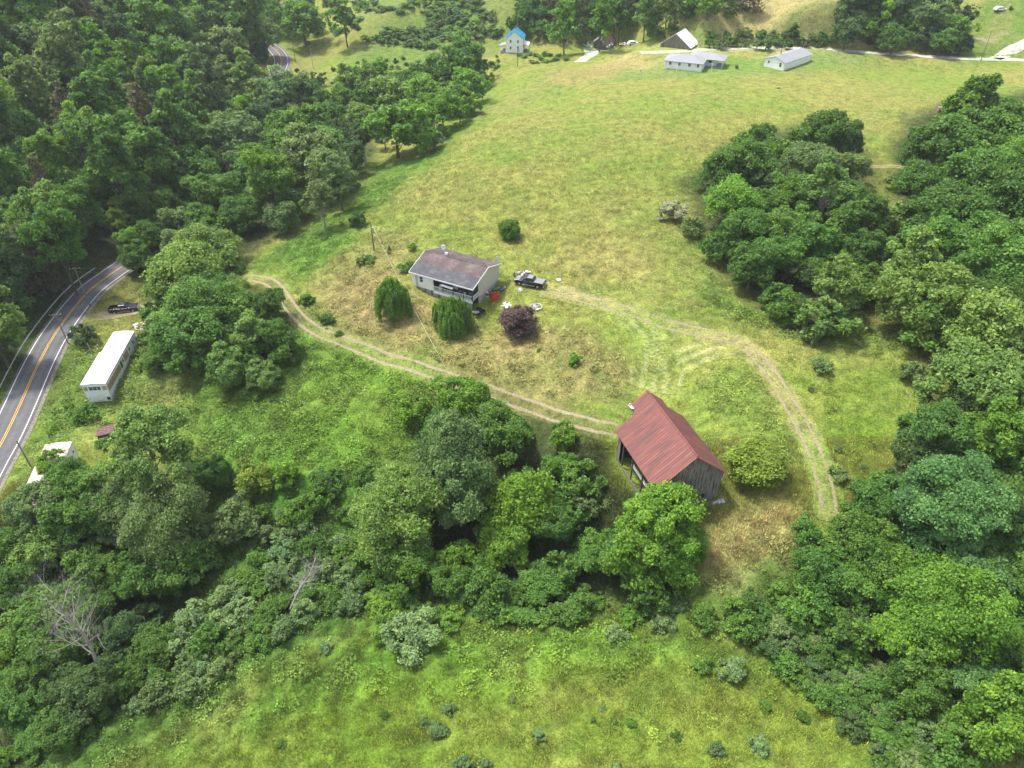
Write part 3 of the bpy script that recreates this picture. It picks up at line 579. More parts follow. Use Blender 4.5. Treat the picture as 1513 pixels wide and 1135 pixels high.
# ------------------------------------------------------------------ trees one by one: x, y, width in the photo, kind, tint, where it stands
HAND = {
'trees between the paved road and the hay field': [
 (391,135,58,'round','grey','just below the far road bend'),(416,140,72,'round','grey','first in front of the far stretch of road'),(450,135,58,'round','dark','right of the far road, between two paler trees'),
 (461,171,50,'round','bright','low in the gap beside the dark crown near the far road'),(434,183,50,'round','bright','left of the gap below the far road'),(498,171,45,'round','mid','behind the big tree at the left corner of the hay field'),
 (516,116,42,'airy','light','thin and alone in the valley meadow'),(548,118,50,'airy','light','in the valley meadow beside the thin one'),(572,139,60,'round','light','at the back of the clump left of the hay field'),
 (532,172,45,'round','light','in the clump left of the hay field'),(586,187,92,'round','bright','the big round one at the left edge of the hay field'),(535,200,52,'airy','dark','shaded, left of the big round field-edge tree'),
 (627,139,60,'round','bright','in the upper field-edge clump, left side'),(654,164,58,'round','bright','at the front of the upper field-edge clump'),(676,150,42,'round','deep','right front of the upper field-edge clump'),
 (690,126,55,'round','bright','right side of the upper field-edge clump'),(686,92,74,'round','mid','the tallest at the back of the upper field-edge clump'),(644,103,50,'round','mid','back left of the upper field-edge clump'),
 (665,117,35,'round','dark','dark in the middle of the upper field-edge clump'),(712,117,38,'bush','mid','at the right end of the upper field-edge clump'),(617,106,32,'round','mid','small, at the left end of the upper field-edge clump'),
 (641,207,34,'bush','grey','low at the field edge below the big round tree'),(471,116,26,'bush','dark','small beside the far road'),
 (446,31,66,'round','bright','the big one right of the far road curve, poles beneath it'),(424,34,36,'round','mid','left of the big tree beyond the far road curve'),(508,29,36,'tall','mid','alone on the far hillside pasture'),
 (466,36,26,'round','deep','right behind the big tree beyond the far road curve'),(453,4,34,'round','mid','at the upper edge above the far road'),(490,2,30,'round','grey','at the upper edge by the far hillside pasture'),
 (466,240,108,'round','grey','broad, at the left corner of the hay field'),(397,262,66,'tall','bright','with a bare pale lower trunk above the driveway end'),(432,222,66,'round','mid','behind the pale-trunked tall tree'),
 (352,190,68,'round','grey','in the second row behind the road trees'),(382,175,52,'round','dark','behind the road trees, near the dark gap'),(333,207,72,'round','grey','left of the second-row grey crown'),
 (298,252,60,'round','mid','in front of the dark forest gap'),(326,283,78,'round','mid','broad, in the middle of the roadside row'),(264,250,58,'round','light','at the left of the dark forest gap'),
 (238,300,72,'round','mid','above the road as it enters the trees'),(258,328,58,'round','grey','low over the hidden road'),(202,297,64,'round','yel','overhanging the road, leaves turning yellow'),
 (172,325,40,'airy','yel','small, leaning out over the paved road'),(196,352,44,'round','bright','where the road disappears'),(302,330,58,'round','mid','behind the layered tree by the driveway'),
 (362,312,60,'round','deep','in the shade left of the pale trunk'),(474,292,58,'airy','grey','at the foot of the broad grey-green field-corner tree'),(500,268,44,'tall','grey','lit trunk, right end of the field-corner group'),
 (430,300,54,'round','deep','in the shade between the pale trunk and the field corner'),(376,235,56,'round','mid','behind and left of the pale-trunked tree'),(412,195,60,'round','mid','middle of the belt, far right row'),
 (490,215,60,'round','mid','back of the broad field-corner tree'),(360,262,60,'round','mid','left of the pale-trunked tree'),
 (304,364,74,'layered','light','topping the slope above the parked truck'),(270,396,106,'layered','light','the wide one right of the paved road bend'),(338,388,46,'bush','light','beside the start of the gravel driveway')],
'trees on the slope below the driveway': [
 (304,448,88,'layered','mid','right of the black truck by the road'),(251,472,62,'layered','light','touching the nose of the black truck by the road'),(264,503,98,'round','mid','behind the white trailer'),
 (326,464,60,'layered','mid','in the middle of the slope below the driveway'),(370,485,54,'airy','light','with grey bare twigs below the driveway'),(370,530,58,'bush','mid','at the lower end of the slope clump'),
 (421,514,54,'bush','deep','round, standing alone below the driveway'),(386,507,48,'bush','deep','left of the lone round tree below the driveway'),(350,430,46,'layered','light','at the bend of the driveway'),
 (212,500,24,'bush','deep','against the far right corner of the white trailer'),(330,510,56,'round','deep','at the dark heart of the slope clump'),(121,489,40,'bush','dark','round, at the edge of the paved road above the white trailer'),
 (125,610,42,'bush','mid','in front of the near end of the white trailer'),(200,525,16,'shrub','bright','touching the long side of the white trailer'),(204,545,18,'shrub','bright','beside the white trailer in rough grass'),
 (80,636,24,'shrub','bright','crowding the far end of the rusty-roofed trailer'),(160,628,22,'shrub','mid','in rough grass below the white trailer'),(100,600,18,'shrub','bright','between road and white trailer, low')],
'trees in the gully at lower left': [
 (74,694,46,'round','bright','over the roof of the rusty trailer',1.3),(104,700,58,'round','mid','close against the long side of the rusty trailer',1.2),(70,722,26,'bush','bright','leaning on the lower part of the rusty trailer'),(222,668,128,'airy','light','the broad one with pale inner branches left of the lower field'),(318,697,52,'round','mid','right of the broad yellow-green crown'),
 (371,706,66,'bush','yel','at the lower corner of the weedy field'),(206,730,84,'round','grey','in front of the broad yellow-green crown'),(112,720,74,'round','mid','right of the rusty trailer roof'),
 (106,764,92,'round','mid','below the rusty trailer'),(162,768,84,'round','grey','in the second row below the rusty trailer'),(240,775,120,'round','grey','the big crown in the middle of the lower-left wood',1.2),
 (38,752,78,'round','grey','at the left edge just below the rusty trailer'),(14,800,60,'round','mid','at the left edge, two rows below the trailer'),(78,800,78,'round','light','left of the bare dead tree top'),
 (354,768,80,'bush','grey','at the right end of the lower-left wood'),(278,822,86,'round','deep','behind the bare dead tree on its right'),(40,856,78,'round','deep','left of the bare dead tree'),
 (54,916,96,'round','mid','large, left of the bare dead trunk'),(14,952,62,'round','bright','at the left edge low down'),(80,962,84,'round','deep','below the large crown left of the dead trunk'),
 (134,1016,82,'round','dark','on the edge of the near meadow'),(28,1046,72,'round','deep','at the left edge near the bottom corner'),(70,1062,56,'bush','mid','near the bottom left corner'),
 (8,1122,40,'bush','bright','cut by the bottom left corner'),(184,1004,60,'bush','deep','at the meadow edge right of the shaded trunk'),(140,838,80,'round','mid','directly behind the bare dead tree'),
 (200,850,80,'round','deep','right behind the bare dead tree'),(126,900,74,'round','deep','in front of the dead tree foot'),(186,930,70,'round','dark','right of the dead trunk'),(100,1010,60,'round','dark','shaded, beside the meadow edge tree')],
'trees in the hollow beside the barn': [
 (676,702,138,'round','grey','the big dark-toned crown in the centre of the hollow',1.45),(577,768,134,'round','light','in front of the big grey-green crown',1.2),(692,588,86,'round','bright','at the top of the hollow beside the driveway'),
 (612,604,56,'bush','bright','at the right edge of the weedy field'),(726,615,70,'round','mid','right behind the big grey-green crown'),(754,642,84,'round','mid','at the right of the hollow below the driveway'),
 (768,745,100,'layered','bright','right front of the big grey-green crown',1.3),(744,805,84,'round','bright','low in front of the hollow'),(832,640,50,'bush','bright','beside the driveway left of the barn'),
 (822,690,54,'round','mid','left of the barn across the grass strip'),(872,738,58,'bush','grey','between the hollow and the barn'),(486,710,52,'bush','deep','at the lower edge of the weedy field'),
 (446,758,56,'bush','mid','left of the yellow-green crown in the hollow'),(540,706,40,'bush','mid','on the edge of the weedy field near the hollow'),(672,822,74,'bush','bright','beneath the big grey-green crown'),
 (612,834,90,'round','mid','at the foot of the yellow-green crown'),(548,832,70,'bush','mid','at the foot of the hollow, left'),(726,862,74,'bush','deep','shaded at the meadow side of the hollow'),
 (976,750,98,'round','bright','the nearest to the barn, covering its roof corner',1.05),(1004,806,84,'round','bright','in front of the barn gable, lower right of the roof-corner tree',1.05),(946,818,112,'round','bright','large, in front of the barn on the left',1.1),
 (886,812,72,'round','mid','left of the trees in front of the barn'),(960,862,96,'bush','deep','lowest in front of the barn'),(1118,682,104,'ball','yel','standing close to the right wall of the barn',.62),
 (818,770,70,'round','deep','between the hollow and the barn trees'),(826,842,66,'bush','deep','low between the hollow and the barn trees'),(420,700,50,'bush','bright','left lower corner of the weedy field')],
'trees of the grove above the farm track': [
 (999,308,52,'shrub','silver','at the left tip of the grove'),(1023,335,42,'bush','grey','beside the silvery shrub of the grove'),(1059,252,56,'round','deep','at the upper left of the grove'),
 (1099,234,86,'round','mid','on the top left of the grove'),(1124,200,42,'round','mid','poking out of the grove top, left'),(1084,297,86,'layered','bright','on the left flank of the grove'),
 (1187,238,76,'round','grey','in the upper middle of the grove'),(1208,200,84,'round','deep','highest at the back of the grove'),(1252,248,56,'round','grey','at the right back of the grove'),
 (1165,284,76,'round','mid','in the middle of the grove'),(1150,338,78,'round','mid','in the lower middle of the grove'),(1106,338,76,'round','deep','left of the grove middle'),
 (1062,366,54,'bush','deep','at the lower left of the grove'),(1113,391,76,'round','deep','at the left front of the grove'),(1223,272,82,'airy','light','with a bare leaning limb, right side of the grove'),
 (1252,328,62,'vine','deep','tall column at the right of the grove'),(1211,366,54,'vine','mid','in the middle front of the grove'),(1272,370,66,'round','deep','right front of the grove'),
 (1238,422,76,'pyramid','light','in front of the grove, tallest of its front row'),(1215,462,88,'bush','light','the foremost of the grove'),(1275,432,50,'bush','deep','right of the foremost grove tree'),
 (1197,490,42,'shrub','grey','at the very foot of the grove'),(1164,454,58,'bush','deep','left of the foremost grove tree'),(1271,284,40,'bush','dark','in the gap right of the grove'),
 (1324,316,64,'bush','light','in the gap between grove and wood'),(1326,360,54,'bush','mid','low in the gap between grove and wood')],
'trees of the wood at the right edge': [
 (1480,170,70,'round','deep','at the top of the right-hand wood'),(1417,214,122,'round','mid','the big upper left crown of the right-hand wood'),(1486,242,106,'round','mid','at the right edge below the topmost crown'),
 (1436,264,112,'round','deep','in the upper middle of the right-hand wood'),(1373,270,76,'round','mid','at the upper left border of the right-hand wood'),(1334,262,46,'bush','grey','beside the thin dirt lane'),
 (1398,306,104,'round','deep','behind the pointed bright tree'),(1474,296,112,'round','deep','at the right edge in the upper wood'),(1358,395,92,'pyramid','light','the pointed one at the left of the wood'),
 (1369,446,118,'round','light','below the pointed tree'),(1381,482,96,'bush','mid','at the lower left of the pointed tree'),(1456,378,112,'layered','mid','in the middle of the wood, right of the pointed tree'),
 (1450,436,96,'layered','deep','below the layered crown of the wood'),(1494,400,70,'round','deep','at the right edge beside the layered crowns'),(1472,492,128,'round','light','big and sunlit, right edge, mid height'),
 (1428,556,140,'round','light','the largest pale crown at the right'),(1480,580,120,'round','mid','at the right edge below the largest pale crown'),(1388,632,104,'round','deep','bulging out over the pasture at the right'),
 (1361,672,70,'round','dark','shaded below the bulging crown'),(1474,655,96,'vine','bright','hung with creeper at the right edge'),(1403,745,156,'round','blue','with big leaves, right lower part'),
 (1485,740,104,'round','deep','at the right edge beside the big-leaved one'),(1302,745,94,'round','deep','right of the track end'),(1280,790,90,'round','mid','below the track end'),
 (1350,545,44,'bush','grey','small at the border of pasture and wood'),(1302,715,50,'bush','mid','top of the group right of the track end')],
'trees at the lower right': [
 (1392,900,150,'round','bright','the huge maple nearest the camera'),(1335,935,96,'round','bright','the left low part of the huge maple group'),(1340,850,92,'round','bright','upper left beside the huge maple'),(1442,850,100,'round','blue','upper right beside the huge maple'),(1400,985,80,'bush','bright','at the dark hole below the huge maple'),(1196,785,54,'bush','mid','just below the straw patch'),(1216,838,84,'round','deep','below the track end, near the straw patch'),
 (1262,866,84,'round','mid','left of the huge maple'),(1196,900,76,'bush','mid','lower left of the huge maple'),(1250,938,84,'bush','deep','under the left side of the huge maple'),
 (1486,1060,120,'round','bright','in the lower right corner'),(1420,1105,90,'bush','mid','at the bottom edge, right'),(1460,960,90,'round','deep','in the shade right of the huge maple'),
 (1490,860,96,'round','deep','at the right edge above the huge maple'),(1310,830,96,'round','mid','behind the huge maple'),(1360,1010,90,'round','deep','below the huge maple')],
}
n_lab = {}
def uniq(l):
    l = ' '.join(l.split()[:16]); n_lab[l] = n_lab.get(l, 0) + 1; return l
for grp, lst in HAND.items():
    for (px, py, w, kind, tint, where, *hh) in lst:
        tree(px, py, w, kind, tint, uniq(f"{TINT[tint][1]} {KWORD[kind]} {where}"), grp, hs=hh[0] if hh else 1.0)

# trees that stand alone near the house
tree(579,441,47,'willow','mid','left one of two weeping trees in front of the grey-brown roofed house','weeping trees by the house', hs=1.18, var=0)
tree(667,467,55,'willow','mid','right one of two weeping trees, hiding the porch of the house','weeping trees by the house', hs=.96, var=0)
tree(765,474,62,'ball','purple','dark purple-leaved round tree standing below the parked truck', hs=.9, q=2)
tree(752,338,38,'ball','deep','dense round dark bush alone in the hay field behind the house', hs=.95, q=2, var=1, cat='bush', name='round_bush')
tree(526,323,31,'bush','deep','small round tree at the field edge left of the utility pole', q=2)
tree(609,364,17,'shrub','bright','bright yellow-green sapling beside the back left corner of the house', hs=1.1)
tree(575,368,7,'conifer','dark','tiny dark conifer sapling left of the house')
tree(543,382,34,'shrub','deep','low spreading shrub at the foot of the house utility pole', hs=.55)
tree(600,395,34,'shrub','mid','leafy shrub against the left end wall of the house', hs=.7)
tree(1089,98,6,'bush','dark','tiny clipped round tree on a lawn between the white houses', hs=1.5)

# ------------------------------------------------------------------ shrubs and forest filled in between
def inpoly(x, y, pl):
    c = False; n = len(pl)
    for i in range(n):
        (x0, y0), (x1, y1) = pl[i], pl[(i+1) % n]
        if (y0 > y) != (y1 > y) and x < (x1-x0)*(y-y0)/(y1-y0) + x0: c = not c
    return c
def scatter(pl, n, wfun, kinds, tints, labf, group, sep=.5, seed=1, tries=4000, hs=(.85, 1.15), others=True, gate=None):
    rg = random.Random(seed); xs = [p[0] for p in pl]; ys = [p[1] for p in pl]; mine = []; out = 0
    for _ in range(tries):
        if out >= n: break
        x = rg.uniform(min(xs), max(xs)); y = rg.uniform(min(ys), max(ys))
        if not inpoly(x, y, pl) or (gate and not gate(x, y)): continue
        w = wfun(x, y) * rg.uniform(.8, 1.25)
        if any(math.hypot(x-a, (y-b)*1.15) < sep * (w + c) / 2 for a, b, c in (PLACED if others else mine)): continue
        k = rg.choice(kinds); t = rg.choice(tints); mine.append((x, y, w))
        if k == 'conifer': t = rg.choice(['brown', 'dark']); w *= .7
        tree(x, y, w, k, t, labf(x, y, k, t, w), group, hs=rg.uniform(*hs)); out += 1
for (x, y, w, k, t, wh) in [(61,29,72,'round','bright','in the topmost rows of the left forest, left part'),(214,182,62,'conifer','brown','the larger of two beside the dark forest gap'),(170,150,42,'conifer','brown','the smaller, upper one beside the dark forest gap'),
        (98,170,52,'conifer','brown','left of the other conifers in the left forest'),(159,203,64,'round','bright','between the conifers in the left forest'),(13,146,62,'round','yel','at the left edge in the upper forest'),(26,97,54,'round','blue','by the left edge below the topmost rows'),
        (217,114,44,'tall','yel','slim, in the upper middle of the left forest'),(299,32,68,'round','light','near the far road at the upper edge'),(206,37,82,'round','mid','large, in the topmost rows of the left forest'),(26,192,86,'round','deep','big, by the left edge of the forest'),(362,164,48,'round','bright','right of the dark forest gap'),(333,76,78,'round','grey','right side of the left forest, near the far road')]:
    tree(x, y, w, k, t, uniq(f"{TINT[t][1]} {KWORD[k]} {wh}"), 'trees of the dense forest left of the road')
def flab(x, y, k, t, w):
    col = 'at the left edge' if x < 70 else 'above the near road' if x < 190 else 'in the middle' if x < 290 else 'near the far road'
    row = 'topmost' if y < 55 else 'upper' if y < 125 else 'middle' if y < 210 else 'lower' if y < 330 else 'lowest'
    sz = 'small ' if w < 54 else 'large ' if w > 78 else ''
    return f"{sz}{TINT[t][1]} {KWORD[k]} {col} of the left forest, {row} rows"
scatter([(-40,-20),(405,-20),(402,60),(375,100),(320,150),(262,190),(222,232),(140,285),(92,345),(35,420),(-15,490),(-40,540)], 190,
        lambda x, y: 48 + .085 * max(y, 0), ['round']*5 + ['tall', 'tall', 'conifer'], ['mid','bright','deep','grey','dark','mid','light','grey','blue'], flab, 'trees of the dense forest left of the road', .52, 3, 9000, hs=(.9, 1.25))
scatter([(300,160),(400,110),(470,130),(560,160),(520,250),(480,300),(400,330),(330,340),(200,380),(180,330),(280,220)], 26, lambda x, y: 46, ['round'], ['mid','deep','grey','dark'],
        lambda x, y, k, t, w: f"{TINT[t][1]} {KWORD[k]} filling the belt between road and field, {'lower' if y > 240 else 'upper'} part", 'trees between the paved road and the hay field', .55, 4)
def farlab(x, y, k, t, w): return f"{TINT[t][1]} {KWORD[k]} in the far wood {'behind the white house' if x < 850 else 'behind the grey sheds' if x < 930 else 'running up to the golden hill'}"
scatter([(765,35),(772,-14),(1120,-14),(1110,-4),(1010,20),(960,34),(900,34),(865,44),(835,50),(790,50)], 70, lambda x, y: 34, ['round','bush','bush','tall','conifer'], ['mid','deep','bright','mid','light'], farlab, 'trees of the far wood below the golden hill', .5, 5)
scatter([(1245,20),(1260,-14),(1390,-14),(1420,20),(1430,60),(1395,80),(1380,60),(1330,58),(1250,50)], 34, lambda x, y: 42, ['round','round','bush'], ['mid','deep','grey','dark','bright'],
        lambda x, y, k, t, w: f"{TINT[t][1]} {KWORD[k]} in the clump beyond the gravel road, {'left' if x < 1320 else 'right'} half", 'trees of the clump beyond the gravel road', .5, 6)
scatter([(1050,52),(1120,46),(1240,52),(1240,62),(1070,66),(1040,62)], 26, lambda x, y: 20, ['bush','shrub'], ['deep','grey','mid'], lambda x, y, k, t, w: f"{TINT[t][1]} {KWORD[k]} in the hedge behind the gravel road {'left' if x < 1130 else 'right'} part", 'hedge bushes behind the gravel road', .6, 7)
tree(1173,46,16,'tall','deep','slim deep green tree rising from the hedge behind the gravel road')
scatter([(1270,55),(1380,62),(1380,70),(1290,66)], 10, lambda x, y: 16, ['shrub'], ['grey','deep','light'], lambda x, y, k, t, w: f"low {TINT[t][1]} shrub at the foot of the clump beyond the gravel road", 'shrubs at the foot of the far clump', .6, 8)
scatter([(520,-8),(610,-14),(700,-12),(735,25),(745,55),(715,75),(660,72),(600,62),(540,58),(528,30)], 170, lambda x, y: 17 + y * .08, ['shrub'], ['grey','grey','pale','mid','light'],
        lambda x, y, k, t, w: f"{TINT[t][1]} {KWORD[k]} on the far thicket hillside {'left' if x < 625 else 'right'} of the middle, {'upper' if y < 30 else 'lower'} slope", 'shrubs of the far thicket hillside', .42, 9, hs=(.45, .8), gate=lambda x, y: float(fbm(np.array([x*1.0]), np.array([y*2.2]), 34, 2, 12)[0]) > -.08)
scatter([(480,100),(620,75),(740,82),(745,96),(600,110),(470,135)], 16, lambda x, y: 9, ['shrub'], ['grey','deep','light'], lambda x, y, k, t, w: f"small {TINT[t][1]} shrub dotted on the valley meadow {'left' if x < 600 else 'right'} part", 'small shrubs on the valley meadow', 1.0, 10)
scatter([(765,80),(790,76),(835,82),(838,88),(790,92)], 14, lambda x, y: 13, ['shrub'], ['bright','mid'], lambda x, y, k, t, w: f"{TINT[t][1]} shrub in the patch right of the blue-roofed house", 'shrubs right of the blue-roofed house', .6, 12, hs=(.5, .7))
tree(1409,38,30,'round','mid','mid green broadleaf tree at the right end of the far clump'); tree(1395,60,34,'bush','bright','bright green small bushy tree hanging over the gravel road'); tree(1494,11,8,'shrub','dark','tiny dark shrub on the far right hilltop')
scatter([(505,105),(560,100),(620,95),(700,80),(718,115),(700,150),(660,180),(610,205),(545,205),(505,165)], 26, lambda x, y: 40, ['bush','round','bush'], ['bright','mid','light','mid'],
        lambda x, y, k, t, w: f"{TINT[t][1]} {KWORD[k]} in the clump left of the hay field, {'back' if y < 140 else 'front'} {'left' if x < 600 else 'right'}", 'trees between the paved road and the hay field', .42, 31)
# brush of the hollow
def brlab(where): return lambda x, y, k, t, w: f"{TINT[t][1]} {KWORD[k]} in the {where}"
scatter([(290,900),(340,840),(420,790),(520,790),(560,870),(500,905),(400,940),(320,990),(230,1040),(190,1050),(230,980)], 42, lambda x, y: 46, ['shrub','shrub','bush'], ['pale','grey','mid','pale','grey','deep'], lambda x, y, k, t, w: f"{TINT[t][1]} {KWORD[k]} in brush {'left' if x < 340 else 'around' if x < 470 else 'right'} of the fallen dead tree", 'shrubs of the pale brush band', .42, 13, hs=(.8, 1.1))
scatter([(540,900),(560,860),(800,880),(1020,880),(1060,930),(860,925),(760,910),(640,940),(580,960)], 30, lambda x, y: 44, ['shrub','shrub','bush'], ['mid','grey','deep','bright'], lambda x, y, k, t, w: f"{TINT[t][1]} {KWORD[k]} along the hollow edge {'below the yellow-green crown' if x < 700 else 'below the barn trees'}", 'shrubs along the hollow edge', .45, 14, hs=(.6, .9))
tree(608,935,88,'shrub','pale','widest pale sage shrub on the meadow edge, centre left', hs=.8); tree(838,900,66,'shrub','mid','mid green mounded shrub in front of the barn trees, left', hs=.85); tree(735,893,60,'shrub','mid','mid green shrub at the meadow edge below the hollow', hs=.9)
scatter([(1080,870),(1180,850),(1250,900),(1300,1000),(1340,1135),(1310,1135),(1230,1040),(1150,980),(1090,940)], 34, lambda x, y: 50, ['shrub','shrub','bush'], ['mid','grey','deep','mid','dark'], lambda x, y, k, t, w: f"{TINT[t][1]} {KWORD[k]} on the meadow edge at lower right, {'upper' if y < 960 else 'lower'} part", 'shrubs on the lower right meadow edge', .42, 15, hs=(.6, .9))
scatter([(1250,960),(1330,1010),(1420,1040),(1400,1135),(1330,1135)], 16, lambda x, y: 70, ['shrub','bush'], ['grey','mid','deep'], brlab('mound below the huge maple'), 'shrubs below the huge maple', .42, 16, hs=(.6, .9))
scatter([(580,690),(640,620),(760,600),(860,650),(880,780),(860,870),(640,860),(560,820)], 12, lambda x, y: 62, ['bush','round'], ['mid','deep','deep'], brlab('undergrowth of the central hollow'), 'undergrowth trees of the central hollow', .5, 17, hs=(.7, .9))
scatter([(-20,740),(120,740),(330,760),(320,880),(250,960),(180,1040),(60,1120),(-20,1135)], 12, lambda x, y: 70, ['round','bush'], ['mid','deep','dark'], brlab('shade of the lower-left wood'), 'shaded trees of the lower-left wood', .5, 18, hs=(.7, .9))
scatter([(380,760),(480,730),(540,770),(520,820),(400,850),(330,830)], 8, lambda x, y: 42, ['bush','shrub'], ['mid','deep','grey','pale'], brlab('brush just below the weedy field'), 'brush just below the weedy field', .5, 19)
scatter([(1290,700),(1513,640),(1540,1000),(1400,1010),(1240,900),(1260,780)], 24, lambda x, y: 84, ['round','bush'], ['mid','deep','dark','blue'], brlab('depth of the lower right wood'), 'shaded trees of the lower right wood', .5, 20, hs=(.75, .95))
scatter([(1040,300),(1090,220),(1240,190),(1285,300),(1290,440),(1230,480),(1140,450),(1060,380)], 16, lambda x, y: 56, ['round','bush'], ['mid','deep','dark'], brlab('heart of the grove above the track'), 'trees of the grove above the farm track', .5, 21)
scatter([(1330,240),(1400,170),(1540,160),(1540,680),(1400,600),(1440,520),(1330,420)], 18, lambda x, y: 84, ['round','vine'], ['mid','deep','dark'], brlab('depth of the right-hand wood'), 'trees of the wood at the right edge', .5, 22)
scatter([(220,440),(300,410),(400,440),(430,530),(380,560),(300,520),(225,545)], 12, lambda x, y: 48, ['bush','round'], ['mid','deep','light'], brlab('clump below the driveway'), 'trees on the slope below the driveway', .5, 23)
# small shrubs standing alone: x, y, width, tint, label
for (x, y, w, t, l) in [(1215,538,34,'pale','round pale shrub on the pasture right of the farm track'),(1199,575,13,'grey','tiny grey-green shrub below the round pale pasture shrub'),(1240,664,17,'grey','small upright grey-green shrub right of the track, lower pasture'),
        (1243,700,36,'grey','low grey-green shrub beside the bend near the track end'),(1278,690,14,'grey','tiny shrub right of the low one near the track end'),(848,530,28,'bright','bright green spreading shrub in the straw grass between house and barn'),(721,514,9,'bright','tiny bright green sapling below the purple-leaved tree'),
        (797,518,11,'deep','tiny deep green shrub right below the purple-leaved tree'),(909,938,42,'pale','conspicuous pale sage shrub alone at the top of the near meadow'),(797,1084,26,'pale','bluish pale shrub low in the near meadow, centre'),
        (626,1066,20,'grey','left and smaller of a touching pair in the near meadow'),(650,1078,34,'grey','right and larger of a touching pair in the near meadow'),(661,1046,28,'grey','loose grey-green shrub above the touching pair in the near meadow'),
        (567,1056,18,'deep','small deep green shrub in the near meadow left of centre'),(417,1098,18,'deep','small deep green shrub far left in the near meadow'),(892,1047,15,'pale','pale upright shrub, tallest of a small cluster in the near meadow'),
        (877,1063,15,'deep','deep green shrub at the left of a small cluster in the near meadow'),(907,1065,13,'deep','deep green shrub at the right of a small cluster in the near meadow'),(934,1068,20,'mid','mid green shrub just right of the small cluster'),
        (1001,1086,20,'deep','deep green shrub beside a yellow weed patch in the near meadow'),(1058,1107,30,'grey','grey-green shrub right of the yellow weed patch'),(1124,1102,40,'pale','pale sage shrub at the lower right of the near meadow'),
        (755,1032,16,'grey','small grey-green shrub near the middle of the near meadow'),(1130,1042,22,'mid','mid green low shrub in the right part of the near meadow'),(1188,1058,24,'deep','deep green shrub close to the right meadow edge'),
        (685,1130,34,'grey','grey-green shrub cut by the bottom edge, left of two'),(718,1128,28,'grey','grey-green shrub cut by the bottom edge, right of two'),(1080,990,44,'pale','pale patchy shrub in weeds on the right of the meadow'),
        (1040,985,38,'mid','mid green weedy shrub left of the pale patchy one'),(480,956,24,'pale','small pale shrub right of the fallen dead tree'),(911,1136,24,'pale','pale shrub cut by the bottom edge right of centre'),
        (1150,130,5,'deep','tiny dark shrub on the upper hay field'),(455,62,12,'deep','small shrub beneath poles beyond the far road'),(732,99,12,'deep','small shrub below the blue-roofed house'),
        (480,470,30,'deep','low weedy shrub above the driveway, left'),(452,440,34,'mid','low weedy shrub on the bank inside the driveway bend'),(500,492,14,'mid','tiny shrub touching the driveway bank')]:
    tree(x, y, w, 'shrub', t, l, 'shrubs standing alone in the grass', hs=.85 if y > 520 else .7)

# bare dead trees
def bough(mb, rg, p, d, ln, r, lev, up=.1):
    pts = [p]; rr = [r]
    for i in range(4):
        d = (d + Vector((rg.gauss(0, .16), rg.gauss(0, .16), rg.gauss(0, .12) + up * .2))).normalized(); p = p + d * ln / 4; pts.append(p); rr.append(r * (1 - .18*(i+1)))
    mb.tube(pts, rr, 5 if lev > 1 else 4, False)
    if lev == 0: return
    for k in range(4 if lev > 1 else 6):
        i = rg.randint(1, 4); q = (d + Vector((rg.gauss(0, .75), rg.gauss(0, .75), rg.gauss(0, .45)))).normalized()
        bough(mb, rg, pts[i], q, ln * rg.uniform(.5, .75), rr[i] * .55, lev - 1, up)
def dead_tree(base, H, seed, label, lean=(0, 0, 1), nb=9, spread=.8, r0=.26):
    rg = random.Random(seed); e = empty('dead_tree', base, 0, label, 'dead tree'); t = MB(); pts = []; L = Vector(lean).normalized()
    for i in range(8): pts.append(L * (H * i / 7 - .5*(i == 0)) + Vector((math.sin(i*1.3+seed)*.18, math.cos(i*1.7)*.18, 0)))
    t.tube(pts, [r0 * (1 - .8*i/7) for i in range(8)], 7); t.build('trunk', M_deadw, e)
    for k in range(nb):
        f = .35 + .62 * k / nb; i = min(6, int(f * 7)); a = k * 2.4 + seed; d = (Vector((math.cos(a), math.sin(a), 0)) * spread + L * .65).normalized()
        b = MB(); bough(b, rg, pts[i].lerp(pts[i+1], f*7-i), d, H * .34 * (1.15 - f*.6), r0 * .30 * (1.1-f*.6), 3, .5); b.build('branch', M_deadw, e)
b = P(168, 1010); dead_tree((b[0], b[1], b[2]), 19, 3, 'tall bare grey dead tree standing in the lower-left wood', (-.05, .02, 1), 19, .9, .30)
b = P(432, 905); dead_tree((b[0], b[1], b[2] + 1.2), 8.5, 8, 'bleached broken dead tree sprawling on the pale brush band', (.3, .2, .5), 15, 1.5, .24)
b = P(6, 1110); dead_tree((b[0], b[1], b[2]), 10, 5, 'bare white-limbed dead tree at the bottom left edge', (.1, .1, 1), 5, .9, .16)
